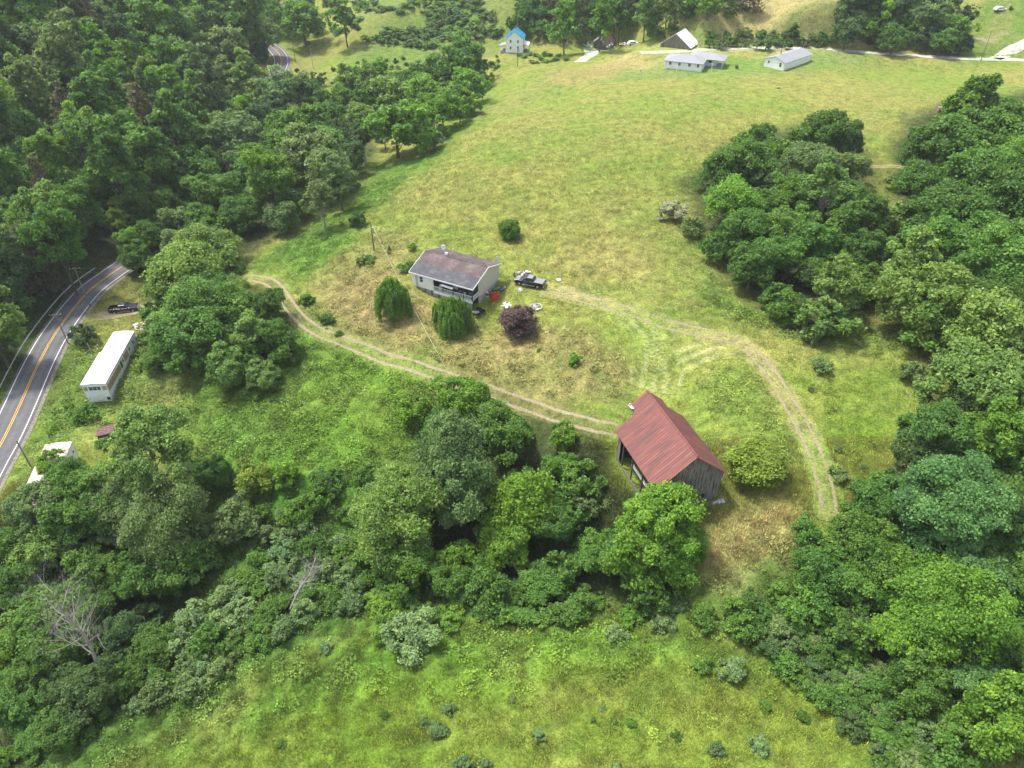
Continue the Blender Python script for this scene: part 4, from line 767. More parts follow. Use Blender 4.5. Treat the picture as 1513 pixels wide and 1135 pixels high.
# ------------------------------------------------------------------ buildings
def slab(mb, x0, z0, x1, z1, y0, y1, th=.12, rib=0, ribh=.05, ribw=.06):
    """a roof slope from (x0,z0) at the eave to (x1,z1) at the ridge, along y, with raised ribs"""
    mb.prism([(x0, z0), (x1, z1), (x1, z1+th), (x0, z0+th)] if x0 < x1 else [(x1, z1), (x0, z0), (x0, z0+th), (x1, z1+th)], y0, y1)
    if rib:
        y = y0 + rib*.5
        while y < y1 - .05:
            p = [(x0, z0+th-.01), (x1, z1+th-.01), (x1, z1+th+ribh), (x0, z0+th+ribh)]
            if x0 > x1: p = [p[1], p[0], p[3], p[2]]
            mb.prism(p, y - ribw, y + ribw); y += rib
def roofmat(name, base, dark, light, wave=0, wc=None, ns=.6):
    m, nt, b = newmat(name, .7, .3); tc = nd(nt, 'ShaderNodeTexCoord')
    n = nd(nt, 'ShaderNodeTexNoise', Scale=ns, Detail=7, Roughness=.7); mp = nd(nt, 'ShaderNodeMapping'); mp.inputs['Scale'].default_value = (.22, 1.6, .22) if wave else (1, 1, 1)
    nt.links.new(tc.outputs['Object'], mp.inputs[0]); nt.links.new(mp.outputs[0], n.inputs['Vector'])
    c = ramp(nt, n.outputs[0], [(.34, dark), (.5, base), (.64, light)])
    if wave:
        w = nd(nt, 'ShaderNodeTexWave', Scale=wave, Distortion=.6); w.bands_direction = 'Y'; w.inputs['Detail'].default_value = 2; nt.links.new(tc.outputs['Object'], w.inputs['Vector'])
        c = mixc(nt, ramp(nt, w.outputs[0], [(.2, (.6,.6,.6)), (.6, (0,0,0))]), c, wc)
    nt.links.new(c, b.inputs['Base Color']); return m
M_barnroof = roofmat('rusted_red_roof', (.185,.058,.046), (.09,.052,.048), (.235,.085,.066), .38, (.12,.07,.07), 1.3)
M_brownroof = roofmat('faded_brown_roof', (.085,.060,.058), (.055,.042,.042), (.14,.10,.10), 0, None, .5)
M_slateroof = roofmat('dark_grey_roof', (.055,.058,.065), (.038,.04,.046), (.09,.094,.105), 0, None, .8)
M_beige = mottled('beige_siding', (.44,.42,.34), (.55,.53,.44), 1.2, .7, stretch=(4, 4, .3))
M_patchroof = roofmat('rust_streaked_white_roof', (.55,.42,.38), (.30,.15,.12), (.72,.70,.68), 0, None, .9)
M_plum = mottled('dark_rusty_roof', (.10,.055,.05), (.17,.10,.09), 2, .8)
M_awn = mottled('white_awning_cloth', (.6,.6,.58), (.75,.75,.73), 2, .7)
M_gravel = M_stone
def window(parent, x0, x1, z0, z1, y, axis='y', sgn=-1, fr=.07, panes=(1, 2), framemat=None):
    """axis y: window in a wall facing y; x0..x1 run along the wall"""
    fm = MB(); t = .05; framemat = framemat or M_white
    def bx(mb, a0, a1, b0, b1, d0, d1):
        lo, hi = sorted((y + sgn*d0, y + sgn*d1))
        mb.box(a0, a1, lo, hi, b0, b1) if axis == 'y' else mb.box(lo, hi, a0, a1, b0, b1)
    bx(fm, x0, x0+fr, z0, z1, -.01, t); bx(fm, x1-fr, x1, z0, z1, -.01, t); bx(fm, x0+fr, x1-fr, z0, z0+fr, -.01, t); bx(fm, x0+fr, x1-fr, z1-fr, z1, -.01, t)
    for i in range(1, panes[0]): c = x0 + (x1-x0)*i/panes[0]; bx(fm, c-.03, c+.03, z0+fr, z1-fr, .012, t-.005)
    for i in range(1, panes[1]): c = z0 + (z1-z0)*i/panes[1]; bx(fm, x0+fr, x1-fr, c-.025, c+.025, .014, t-.008)
    w = fm.build('window', framemat, parent); g = MB(); bx(g, x0+fr, x1-fr, z0+fr, z1-fr, -.005, .010); g.build('pane', M_glass, w); return w
def dish(parent, p, az, s=.45):
    m = MB(); m.tube([p, (p[0], p[1], p[2]+.9)], .03, 5); d = m.build('satellite_dish', M_steel, parent)
    n = MB(); o = []; c = Vector((p[0], p[1], p[2]+1.15)); ax = Vector((math.cos(az), math.sin(az), .55)).normalized(); a = ax.cross(Vector((0,0,1))).normalized(); b = ax.cross(a)
    vs = [tuple(c - ax*.08)]; 
    for r, dd in ((.5, -.03), (1, .06)):
        for k in range(12): th = k*math.pi/6; vs.append(tuple(c + ax*dd + (a*math.cos(th) + b*math.sin(th))*s*r))
    fs = [(0, 1+k, 1+(k+1) % 12) for k in range(12)] + [(1+k, 13+k, 13+(k+1) % 12, 1+(k+1) % 12) for k in range(12)]
    n.add(vs, fs); r = n.build('reflector', M_steel, d, True); sm = r.modifiers.new('thick', 'SOLIDIFY'); sm.thickness = .02
    m2 = MB(); m2.tube([c - ax*.02 - b*s*.6, c + ax*.5], .015, 4); m2.build('feed_arm', M_steel, d)

# --- the double-wide house
hb = -1.45
H = empty('house', (-19.48, 122.3, hb), math.radians(-28.0), 'low house with brown and grey roof, white front, beige end wall and railed porch', 'house')
E_, Rg, yr = 4.65, 6.45, 5.83; L_, W_ = 14.0, 10.8; fl = 1.95
def xz_roof(mb, pts, x0, x1, th=.12):  # profile in (y,z) extruded along x
    n = len(pts); vs = [(x0, y, z) for y, z in pts] + [(x1, y, z) for y, z in pts]
    mb.add(vs, [tuple(range(n))[::-1], tuple(range(n, 2*n))] + [(i, (i+1) % n, (i+1) % n + n, i + n) for i in range(n)])
brk, bz = 2.75, 5.50
m = MB(); xz_roof(m, [(brk, bz), (yr, Rg), (yr, Rg+.12), (brk, bz+.12)], 0, L_); xz_roof(m, [(yr, Rg), (W_, E_+.15), (W_, E_+.27), (yr, Rg+.12)], 0, L_)
roof = m.build('roof', M_brownroof, H)
m = MB(); xz_roof(m, [(0, E_), (brk+.02, bz+.02), (brk+.02, bz+.15), (0, E_+.13)], 0.0, L_); m.build('porch_roof', M_slateroof, H)['label'] = 'dark grey lower strip of the roof'
m = MB(); m.box(.02, L_-.02, yr-.12, yr+.12, Rg+.10, Rg+.16); m.build('ridge_cap', M_brownroof, roof)
m = MB()
for xx in (L_, -.05):
    xz_roof(m, [(-.06, E_-.12), (brk, bz-.12), (brk, bz+.15), (-.06, E_+.15)], xx, xx+.05); xz_roof(m, [(brk, bz-.12), (yr, Rg-.12), (yr, Rg+.14), (brk, bz+.15)], xx, xx+.05); xz_roof(m, [(yr, Rg-.12), (W_+.06, E_+.03), (W_+.06, E_+.30), (yr, Rg+.14)], xx, xx+.05)
m.box(0, L_, -.06, -.01, E_-.10, E_+.14); m.build('fascia', M_white, H)
M_rv = mottled('pale_pink_streak', (.30,.21,.21), (.38,.28,.28), 3, .7)
for (xx, yy) in ((3.6, yr+.4), (5.4, yr+1.4), (12.3, yr+1.0)):
    zz = Rg - (yy-yr)*.33 + .1; mm = MB(); mm.tube([(xx, yy, zz-.1), (xx, yy, zz+.6)], .07, 8); mm.build('vent_pipe', M_steel, roof)
m = MB(); m.box(4.0, 4.5, yr+.7, yr+1.1, Rg-.3, Rg+.25); m.build('vent_box', M_white, roof)
dish(roof, (3.2, yr+1.6, Rg-.45), -1.2, .55); dish(roof, (L_-.4, W_-.7, E_+.4), -1.0, .4)
# walls
m = MB(); m.box(.35, .45, .35, W_-.35, fl-.1, E_+.05); xz_roof(m, [(.36, E_+.04), (W_-.36, E_+.15), (yr, Rg-.03), (brk, bz-.03)], .36, .44)
m.box(.45, 5.0, .35, .45, fl-.1, E_+.08); m.box(.45, L_-.46, W_-.45, W_-.35, fl-.1, E_+.2); m.build('wall', M_white, H)
m = MB(); m.box(L_-.45, L_-.35, 2.6, W_-.35, fl-.35, E_+.18); xz_roof(m, [(2.6, E_+.17), (W_-.36, E_+.17), (yr, Rg-.03), (brk, bz-.05), (2.6, bz-.1)], L_-.44, L_-.36)
for k in range(26): y = 2.75 + k*.3; m.box(L_-.352, L_-.335, y, y+.035, fl-.35, E_+.15)
m.build('gable_wall', M_beige, H)['label'] = 'beige ribbed end wall'
m = MB(); m.box(5.0, L_-.46, 2.6, 2.72, fl, E_+.55); m.box(5.0, 5.1, .46, 2.6, fl, E_+.3); m.build('porch_wall', M_boardd, H)
for k, (a, b) in enumerate(((.45, 1.15), (1.15, 1.75), (3.4, 4.9))):
    m = MB(); m.box(a, b-.04, .32, .348, fl-.05, E_+.02); p = m.build('wall_panel', [M_white, M_beige, M_white][k], H)
window(H, 2.1, 2.9, 3.0, 4.25, .35)
for (a, b) in ((6.0, 6.9), (10.6, 11.8)): window(H, a, b, 3.0, 4.1, 2.6)
m = MB(); m.box(8.2, 9.1, 2.56, 2.6, fl+.06, fl+2.05); d = m.build('door', M_white, H); q = MB(); q.box(8.95, 9.02, 2.50, 2.555, fl+1.0, fl+1.08); q.build('handle', M_steel, d)
m = MB(); m.box(5.0, L_-.3, .3, 2.6, fl-.14, fl); m.build('porch_floor', M_boardd, H)
for xx in (5.05, 7.2, 9.4, 11.6, L_-.42): m = MB(); m.box(xx, xx+.12, .32, .44, fl, E_+.02); m.build('porch_post', M_boardd if xx > 6 else M_white, H)
m = MB(); m.box(5.2, L_-.42, .33, .39, fl+.92, fl+1.0); m.box(5.2, L_-.42, .34, .38, fl+.10, fl+.17)
for k in range(int((L_-5.7)/.16)): x = 5.25 + k*.16; m.box(x, x+.045, .345, .375, fl+.17, fl+.92)
m.box(L_-.36, L_-.30, .44, 2.5, fl+.92, fl+1.0); m.box(L_-.35, L_-.31, .44, 2.5, fl+.1, fl+.17)
for k in range(12): y = .5 + k*.165; m.box(L_-.345, L_-.315, y, y+.045, fl+.17, fl+.92)
m.build('railing', M_white, H)
m = MB(); m.box(5.15, L_-.32, .27, .30, fl-.5, fl+.05); m.build('porch_skirt_board', M_white, H)
for xx in (.35, 1.7, 3.1, 4.6, 6.2, 8.2, 10.4, 12.4, L_-.45): m = MB(); m.box(xx, xx+.12, .30, .42, -.6, fl-.14); m.build('support_post', M_boardd, H)
m = MB(); m.box(.42, L_-.4, .44, .50, -.6, fl-.14); m.box(.42, .48, .5, W_-.4, -.6, fl-.1); m.box(.42, L_-.4, W_-.5, W_-.44, 0, fl-.1); m.box(L_-.5, L_-.44, 2.6, W_-.5, -.3, fl-.36); m.build('skirting', M_block, H)
m = MB(); m.add([(7.0,.30,3.95),(9.6,.30,3.82),(9.6,-.05,3.62),(7.0,-.05,3.72),(7.0,.30,3.91),(9.6,.30,3.78),(9.6,-.05,3.58),(7.0,-.05,3.68)], [(0,3,2,1),(4,5,6,7),(0,1,5,4),(1,2,6,5),(2,3,7,6),(3,0,4,7)]); m.build('awning', M_awn, H)
for k, (xx, w, h, mt) in enumerate(((5.7,.7,.9,M_awn),(6.7,.6,.7,M_black),(7.7,.5,1.0,M_rust),(9.9,.7,.8,M_tarp),(10.9,.5,.6,M_awn),(12.2,.8,.9,M_board))):
    m = MB(); m.box(xx, xx+w, 1.1, 1.7, fl, fl+h*.5); m.box(xx, xx+w, 1.55, 1.7, fl+h*.5, fl+h); m.box(xx, xx+.08, 1.1, 1.55, fl+h*.5, fl+h*.7); m.box(xx+w-.08, xx+w, 1.1, 1.55, fl+h*.5, fl+h*.7)
    hx, hy = -19.48, 122.3; cs, sn = math.cos(math.radians(-28)), math.sin(math.radians(-28))
    m.v = [(v[0]-xx, v[1]-1.1, v[2]-fl) for v in m.v]; o = m.build('porch_chair', mt, None); o.location = (hx + xx*cs - 1.1*sn, hy + xx*sn + 1.1*cs, hb+fl); o.rotation_euler = (0, 0, math.radians(-28))
    tag(o, ['pale chair at the left end of the house porch','black chair, second from the left on the house porch','rust-brown tall chair on the porch left of the door','grey chair on the porch right of the door','pale chair, second from the right on the house porch','weathered wooden chair at the right end of the house porch'][k], 'chair', 'chairs on the house porch')

# --- the barn
BZ = -4.15; BA = math.radians(18.2)
B = empty('barn', (18.75, 67.35, BZ), BA, 'weathered board barn with rust-red metal roof beside the gravel driveway', 'barn')
EW, ER, EL = 5.55, 10.2, 12.6; BW = 11.0; xm = BW/2
m = MB(); slab(m, 0, EW, xm, ER, 0, EL, .07, .42, .035, .05); slab(m, 2.9, EW + (ER-EW)*2.9/xm, xm, ER, EL+.001, EL+1.9, .07, .42, .035, .05); rl = m.build('roof', M_barnroof, B)
m = MB(); slab(m, BW, EW-.1, xm, ER, 0, EL, .07, .42, .035, .05); slab(m, BW-2.9, EW-.1 + (ER-EW+.1)*2.9/xm, xm, ER, EL+.001, EL+1.9, .07, .42, .035, .05); m.build('roof', M_barnroof, B)
m = MB(); m.prism([(xm-.22, ER-.06), (xm, ER+.13), (xm+.22, ER-.06), (xm+.22, ER-.01+.0), (xm, ER+.17), (xm-.22, ER-.01)][::1], -.03, EL+1.93); 
m = MB(); m.tube([(xm, -.05, ER+.09), (xm, EL+1.95, ER+.09)], .12, 6); m.build('ridge_cap', M_barnroof, rl)
M_rustedge = mottled('orange_rust_edge', (.30,.10,.07), (.42,.15,.10), 2, .8)
m = MB(); m.prism([(0, EW-.1), (xm, ER-.1), (xm, ER+.09), (0, EW+.09)], -.06, -.005); m.prism([(xm, ER-.1), (BW, EW-.2), (BW, EW-.01), (xm, ER+.09)], -.06, -.005); m.build('rake_trim', M_rustedge, rl)
m = MB(); M2 = Matrix.Translation((3.05, EL+1.2, EW+(ER-EW)*3.0/xm+.25)) @ Matrix.Rotation(.5, 4, 'Y') @ Matrix.Rotation(.4, 4, 'Z'); m.box(-.6, .7, -.4, .4, 0, .03, M2); m.box(-.6, -.1, .4, .43, 0, .4, M2); m.build('loose_sheet', M_whiteroof, rl)
def boards(mb, x0, x1, top, y, z0, step=.24, out=-1, gap=.012, rg=random.Random(4), th=.03):
    x = x0
    while x < x1 - .02:
        w = min(step, x1 - x); j = rg.uniform(0, .025); a, b = sorted((y, y + out*(th + j)))
        z1a, z1b = top(x), top(x+w); mb.add([(x+gap,a,z0),(x+w-gap,a,z0),(x+w-gap,b,z0),(x+gap,b,z0),(x+gap,a,z1a),(x+w-gap,a,z1b),(x+w-gap,b,z1b),(x+gap,b,z1a)], [(0,3,2,1),(4,5,6,7),(0,1,5,4),(1,2,6,5),(2,3,7,6),(3,0,4,7)]); x += w
def rtop(x): return EW + (ER-EW) * (x/xm if x < xm else (BW-x)/xm) - .06
m = MB(); boards(m, .5, BW-.5, lambda x: min(rtop(x), 4.55), .55, -.4, th=.04); m.build('wall', M_board, B)['label'] = 'lower board wall of the near gable'
m = MB(); boards(m, .42, BW-.42, lambda x: rtop(x), .42, 4.5, th=.04); m.build('gable_wall', M_board, B)['label'] = 'overhanging upper boards of the near gable'
m = MB(); boards(m, .5, BW-.5, lambda x: rtop(x), EL-.5, -.4, out=1); m.build('wall', M_board, B)
m = MB()
y = .6
while y < EL-.6: m.box(BW-.55, BW-.5, y, y+.23, -.4, EW+.3); y += .25
m.build('wall', M_board, B)
m = MB()
y = 4.9
m.box(.5, .56, .6, 1.6, -.4, EW+.3); m.box(.5, .56, EL-1.3, EL-.6, -.4, EW+.3); m.box(.48, .56, 1.6, EL-1.3, -.4, .55); m.build('side_wall', M_board, B)
m = MB(); m.box(.9, BW-.8, EL-.7, EL-.62, -.3, EW); m.box(BW-.7, BW-.62, .7, EL-.7, -.3, EW); m.box(.7, BW-.7, .8, EL-.8, -.35, -.2); m.box(5.0, 5.1, .8, EL-.8, -.2, EW+1); m.build('interior_shade_lining', M_dark, B)  # near-black lining paints the shade inside the open barn
for yy in (4.3, 7.4, 10.3): m = MB(); m.box(.5, .68, yy, yy+.18, -.4, EW+.3); m.build('post', M_boardd, B)
m = MB(); m.box(.42, .49, .9, EL-.9, -.4, -.05); m.build('sill_board', M_tan, B)
m = MB(); m.box(1.3, 1.6, 2.2, 9.0, 1.7, 1.9); m.build('hanging_beam', M_awn, B)
m = MB(); m.box(7.1, 8.3, .42, .52, 1.35, 2.05); m.build('opening_shade_panel', M_dark, B)  # solid dark slab; the shade within the hole is put into its colour
m = MB(); m.box(BW-.5, BW-.1, .8, 1.8, EW-1.6, EW-.6); m.build('side_flap', M_redp, B)
rg = random.Random(5)
bx_, by_ = 18.75 + 10.3*math.cos(BA) + .2*math.sin(BA), 67.35 + 10.3*math.sin(BA) - .2*math.cos(BA)
sp = empty('stone_pile', (bx_, by_, Z(bx_, by_)), BA, 'small pile of pale blocks at the right foot of the barn gable', 'stone pile')
for k in range(9):
    m = MB(); m.blob((rg.uniform(-.7,.7), rg.uniform(-.4,.3), .15 + .22*(k//4)), (.35,.25,.18), k, 4, .2); m.build('block', M_stone, sp)

# --- trailers
def trailer(name, org, rz, W, L, Hh, label, roofm, jog, stripe=True, rust=False):
    T = empty(name, org, rz, label, 'trailer'); ro = MB()
    def arch(x0, x1, y0, y1): ro.prism([(x0-.08, Hh), (x1+.08, Hh), (x1+.08, Hh+.06), ((x0+x1)/2, Hh+.22), (x0-.08, Hh+.06)], y0, y1)
    if jog: arch(0, W, -.15, jog); arch(.35, W, jog+.003, L+.1)
    else: arch(0, W, -.15, L+.1)
    r = ro.build('roof', roofm, T)
    m = MB(); m.box(0, W, 0, .05, .55, Hh); m.box(0, .05, .05, jog or L, .55, Hh)
    if jog: m.box(.35, .40, jog, L, .55, Hh); m.box(0, .35, jog-.05, jog-.001, .55, Hh)
    m.box(W-.05, W, .05, L-.05, .55, Hh); m.box(.4, W, L-.05, L, .55, Hh)
    for k in range(1, 9): z = .55 + (Hh-.55)*k/9; m.box(W, W+.012, .1, L-.1, z, z+.03); m.box(.1, W-.1, -.012, 0, z, z+.03)
    m.build('wall', M_white, T)
    m = MB(); m.box(.1, W-.1, .06, .10, -.5, .55); m.box(W-.12, W-.07, .1, L-.1, -.5, .55); m.box(.36, .41, .1, L-.1, -.5, .55); m.box(.4, W-.1, L-.1, L-.07, -.5, .55); m.build('skirting', M_white, T)
    if stripe:
        m = MB(); m.box(W+.014, W+.030, .35, 6.9, 1.55, 2.85); m.box(W+.014, W+.030, 9.2, 11.3, 1.55, 2.85); m.build('side_panel', M_tan, T)
        m = MB(); m.box(W+.032, W+.045, 7.1, 7.9, 1.5, 2.9); m.build('door', M_boardd, T)
        for (a, b) in ((8.1, 8.9), (11.8, 12.6), (14.0, 15.0)): window(T, a, b, 1.9, 2.8, W, 'x', 1, .06, (1, 1))
        window(T, .95, 3.1, 2.1, 3.05, 0, 'y', -1, .07, (3, 1))
        for a, b in ((.15, .8), (3.3, W-.12)): m = MB(); m.box(a, b, -.03, -.014, 2.1, 3.0); m.build('front_panel', M_tan, T)
        m = MB(); m.box(W-.75, W-.2, .02, .055, -.1, .75); m.build('hatch', M_dark, T)
        for (x, y) in ((2.7, 2.4), (2.6, 6.3), (2.6, 10.3), (2.3, 12.0), (1.5, 11.2)):
            v = MB(); v.tube([(x, y, Hh+.1), (x, y, Hh+.38)], .11, 7); v.box(x-.3, x+.3, y-.12, y+.12, Hh+.13, Hh+.19); v.build('roof_vent', M_steel, r)
        v = MB(); v.box(1.2, W, 9.55, 9.62, Hh+.1, Hh+.235); v.build('roof_seam', M_steel, r)
    if rust:
        window(T, W-1.7, W-1.1, 1.5, 2.3, L, 'y', 1, .06, (1, 1)); window(T, L-2.2, L-1.5, 1.5, 2.4, W, 'x', 1, .06, (1, 1)); window(T, L-1.1, L-.5, 2.0, 2.6, W, 'x', 1, .06, (1, 1))
    return T
trailer('trailer', (-75.55, 101.4, -10.95), math.radians(5.5), 4.1, 16.4, 3.55, 'abandoned long white trailer home with flat white roof near the paved road', M_whiteroof, 9.7)
trailer('trailer', (-72.1, 73.2, -11.6), math.radians(10.3), 3.9, 13.5, 3.6, 'trailer with rust-streaked white roof half buried in trees by the road', M_patchroof, 0, False, True)
x, y, z = P(148, 655); S = empty('shed', (x, y, z), .2, 'small shed with dark rusty roof nearly hidden in leaves right of the rusty trailer', 'shed')
m = MB(); m.box(0, 3, 0, 2, -.3, 1.6); m.build('wall', M_boardd, S); m = MB(); slab(m, -.2, 1.6, 3.2, 2.0, -.2, 2.2, .08, .5); m.build('roof', M_plum, S)

# --- far buildings
x, y, z = P(747.5, 79); Q = empty('farmhouse', (x, y, z-.2), math.radians(-7), 'tall white two-storey farmhouse with bright blue metal roof', 'house')
Wq, Lq, eq, rq = 6.7, 7.2, 5.7, 8.3
m = MB(); m.box(-.1, Wq+.1, -.1, Lq+.1, -1.5, .55); m.build('foundation', M_block, Q)
m = MB(); m.prism([(0, .55), (Wq, .55), (Wq, eq), (Wq/2, rq), (0, eq)], 0, Lq); m.build('wall', M_white, Q)
m = MB(); slab(m, -.45, eq-.27, Wq/2, rq+.02, -.3, Lq+.3, .12, .6); slab(m, Wq+.45, eq-.27, Wq/2, rq+.02, -.3, Lq+.3, .12, .6); rf = m.build('roof', M_blueroof, Q)
m = MB(); m.box(Wq/2-.3, Wq/2+.3, 4.5, 5.1, rq-.3, rq+1.0); m.build('chimney', M_rust, rf)
for a in (1.5, 4.4):
    for b in (1.7, 4.1): window(Q, a, a+.75, b, b+1.15, 0)
for a in (1.2, 4.8): window(Q, a, a+.8, 1.9, 3.1, Wq, 'x', 1)
m = MB(); slab(m, -2.6, 2.6, -.02, 3.3, .8, 5.5, .1); m.build('lean_to_roof', M_greyroof, Q); m = MB(); m.box(-2.3, -.1, 1, 5.2, -1, 1.0); m.build('lean_to', M_block, Q)
for yy in (1.0, 5.1): m = MB(); m.box(-2.4, -2.28, yy, yy+.12, 1.0, 2.65); m.build('porch_post', M_white, Q)
m = MB(); slab(m, Wq+2.1, 3.0, Wq+.01, 3.6, 1.0, 6.6, .1); m.build('porch_roof', M_white, Q); m = MB(); m.box(Wq+.1, Wq+2.0, 1, 6.5, -1, .6); m.build('porch_floor', M_board, Q)
for yy in (1.1, 3.7, 6.3): m = MB(); m.box(Wq+1.8, Wq+1.92, yy, yy+.12, .6, 3.05); m.build('porch_post', M_white, Q)
def simple_barn(px, py, rz, W, L, ez, rz2, label, roofm, wallm, name='barn', cat='barn', rib=.6, asym=.5, over=.35):
    x, y, z = P(px, py); e = empty(name, (x, y, z-.15), rz, label, cat); xm = W*asym
    m = MB(); m.prism([(0, -1), (W, -1), (W, ez), (xm, rz2), (0, ez)], 0, L); m.build('wall', wallm, e)
    k = (rz2-ez)/xm*over; k2 = (rz2-ez)/(W-xm)*over
    m = MB(); slab(m, -over, ez-k+.03, xm, rz2+.03, -.35, L+.35, .1, rib); slab(m, W+over, ez-k2+.03, xm, rz2+.03, -.35, L+.35, .1, rib); m.build('roof', roofm, e); return e
g = simple_barn(975.5, 69.5, math.radians(-30), 11.4, 9.0, 1.3, 5.3, 'grey board barn with bright white metal roof below the golden hill', M_whiteroof, M_board, asym=.5, over=.5)
m = MB(); m.box(11.42, 11.46, 1.0, 8.0, -.2, 1.5); m.build('side_shade_panel', M_dark, g)  # solid near-black sheet on the wall, its colour standing in for shade
a = simple_barn(877, 71, math.radians(-12), 3.8, 4.5, 2.6, 4.0, 'narrow dark shed with white roof, left of two by the gravel lane', M_whiteroof, M_boardd, 'shed', 'shed'); 
b = simple_barn(886, 72, math.radians(-32), 5.2, 7.0, 2.6, 5.0, 'grey plank shed with dark brown roof, right of two by the gravel lane', M_plum, M_board, 'shed', 'shed')
m = MB(); m.box(1.5, 3.4, -.03, -.005, 0, 2.0); m.build('door', M_boardd, b); window(b, 3.7, 4.4, 1.1, 1.8, 0)
def hip(mb, x0, x1, y0, y1, z0, z1, o=.5, th=.14):
    x0 -= o; x1 += o; y0 -= o; y1 += o; a = x1-x0; b = y1-y0; h = min(a, b)/2
    r = [((x0+h), (y0+y1)/2), ((x1-h), (y0+y1)/2)] if a >= b else [((x0+x1)/2, y0+h), ((x0+x1)/2, y1-h)]
    if a < b: fs = [(0, 1, 8), (1, 2, 9, 8), (2, 3, 9), (3, 0, 8, 9)]
    else: fs = [(0, 1, 9, 8), (1, 2, 9), (2, 3, 8, 9), (3, 0, 8)]
    mb.add([(x0,y0,z0+th),(x1,y0,z0+th),(x1,y1,z0+th),(x0,y1,z0+th),(x0,y0,z0),(x1,y0,z0),(x1,y1,z0),(x0,y1,z0),(*r[0],z1),(*r[1],z1)], fs + [(4,7,6,5),(0,4,5,1),(1,5,6,2),(2,6,7,3),(3,7,4,0)])
x, y, z = P(981, 101.5); R1 = empty('ranch_house', (x, y, z), math.radians(-22), 'long white single-storey house with grey hip roof and corner porch', 'house')
m = MB(); m.box(0, 12.6, 0, 8.5, -1.5, 2.6); m.box(7.5, 16.0, 8.502, 14.0, -1.5, 2.598); m.build('wall', M_white, R1)
m = MB(); hip(m, 0, 12.6, 0, 8.5, 2.6, 4.2); m.build('roof', M_greyroof, R1); m = MB(); hip(m, 7.0, 18.6, 6.5, 14.0, 2.63, 4.1, .45); m.build('wing_roof', M_greyroof, R1)
for a in (1.5, 4.6, 8.0, 10.9): window(R1, a, a+.9, 1.4, 2.5, 0, 'y', -1, .07, (2, 1))
for a in (1.2, 3.6, 6.0): window(R1, a, a+1.1, 1.3, 2.5, 12.6, 'x', 1, .07, (1, 1))
window(R1, 13.4, 14.6, 1.2, 2.4, 8.502); 
for (a, b) in ((18.3, 6.7), (18.3, 10), (18.3, 13.6), (15, 6.7)): m = MB(); m.box(a, a+.14, b, b+.14, -1, 2.63); m.build('porch_post', M_white, R1)
m = MB(); m.box(12.7, 18.5, 6.6, 8.4, -1, .25); m.box(16.1, 18.5, 8.5, 14, -1, .25); m.build('porch_floor', M_block, R1); m = MB(); m.box(1.0, 2.0, -.02, -.003, -.2, .2); m.build('foundation_vent', M_dark, R1)
x, y, z = P(1128.5, 98); R2 = empty('garage', (x, y, z), math.radians(-48), 'long white outbuilding with grey gable roof right of the ranch house', 'garage')
m = MB(); m.prism([(0, -1.5), (7.5, -1.5), (7.5, 2.5), (3.75, 3.8), (0, 2.5)], 0, 17); m.build('wall', M_white, R2)
m = MB(); slab(m, -.4, 2.38, 3.75, 3.82, -.35, 17.3, .1, 0); slab(m, 7.9, 2.38, 3.75, 3.82, -.35, 17.3, .1, 0); m.build('roof', M_greyroof, R2); window(R2, 1.2, 2.0, 1.3, 2.2, 0); window(R2, 5.6, 6.5, .9, 2.3, 0)
x, y, z = P(1176, 68); R3 = empty('long_shed', (x, y, z), math.radians(2), 'long low open-fronted metal shed along the gravel road', 'shed')
m = MB(); slab(m, 0, 2.3, 1, 2.6, 0, .1); m = MB(); m.box(0, 18, 3.4, 3.5, -1, 2.1); m.box(0, .1, 0, 3.4, -1, 2.2); m.box(17.9, 18, 0, 3.4, -1, 2.2); m.build('wall', M_steel, R3)
m = MB(); m.add([(-.3,-.4,2.5),(18.3,-.4,2.5),(18.3,3.8,2.05),(-.3,3.8,2.05),(-.3,-.4,2.6),(18.3,-.4,2.6),(18.3,3.8,2.15),(-.3,3.8,2.15)], [(0,3,2,1),(4,5,6,7),(0,1,5,4),(1,2,6,5),(2,3,7,6),(3,0,4,7)]); m.build('roof', M_steel, R3)
for k in range(8): m = MB(); m.box(k*2.5+.1, k*2.5+.25, -.2, -.05, -1, 2.45); m.build('post', M_pole, R3)
for (px, py, W, L, hh, lab, nm) in [(407, 24, 5, 6, 3.6, 'tall narrow white house far off at the upper edge beyond the road curve', 'white_house'), (434, 13, 7, 6, 2.6, 'small far white-roofed shed at the upper edge by the dirt lane', 'shed'), (402, 36, 8, 5, 2.6, 'far low building with rusty pink roof beyond the road curve', 'rusty_roofed_house')]:
    g = simple_barn(px, py, .3, W, L, hh, hh+1.6, lab, M_patchroof if nm[0] == 'r' else M_whiteroof, M_white if nm[0] != 's' else M_boardd, nm, 'house' if nm != 'shed' else 'shed'); window(g, W*.3, W*.3+.9, 1.2, 2.2, 0)

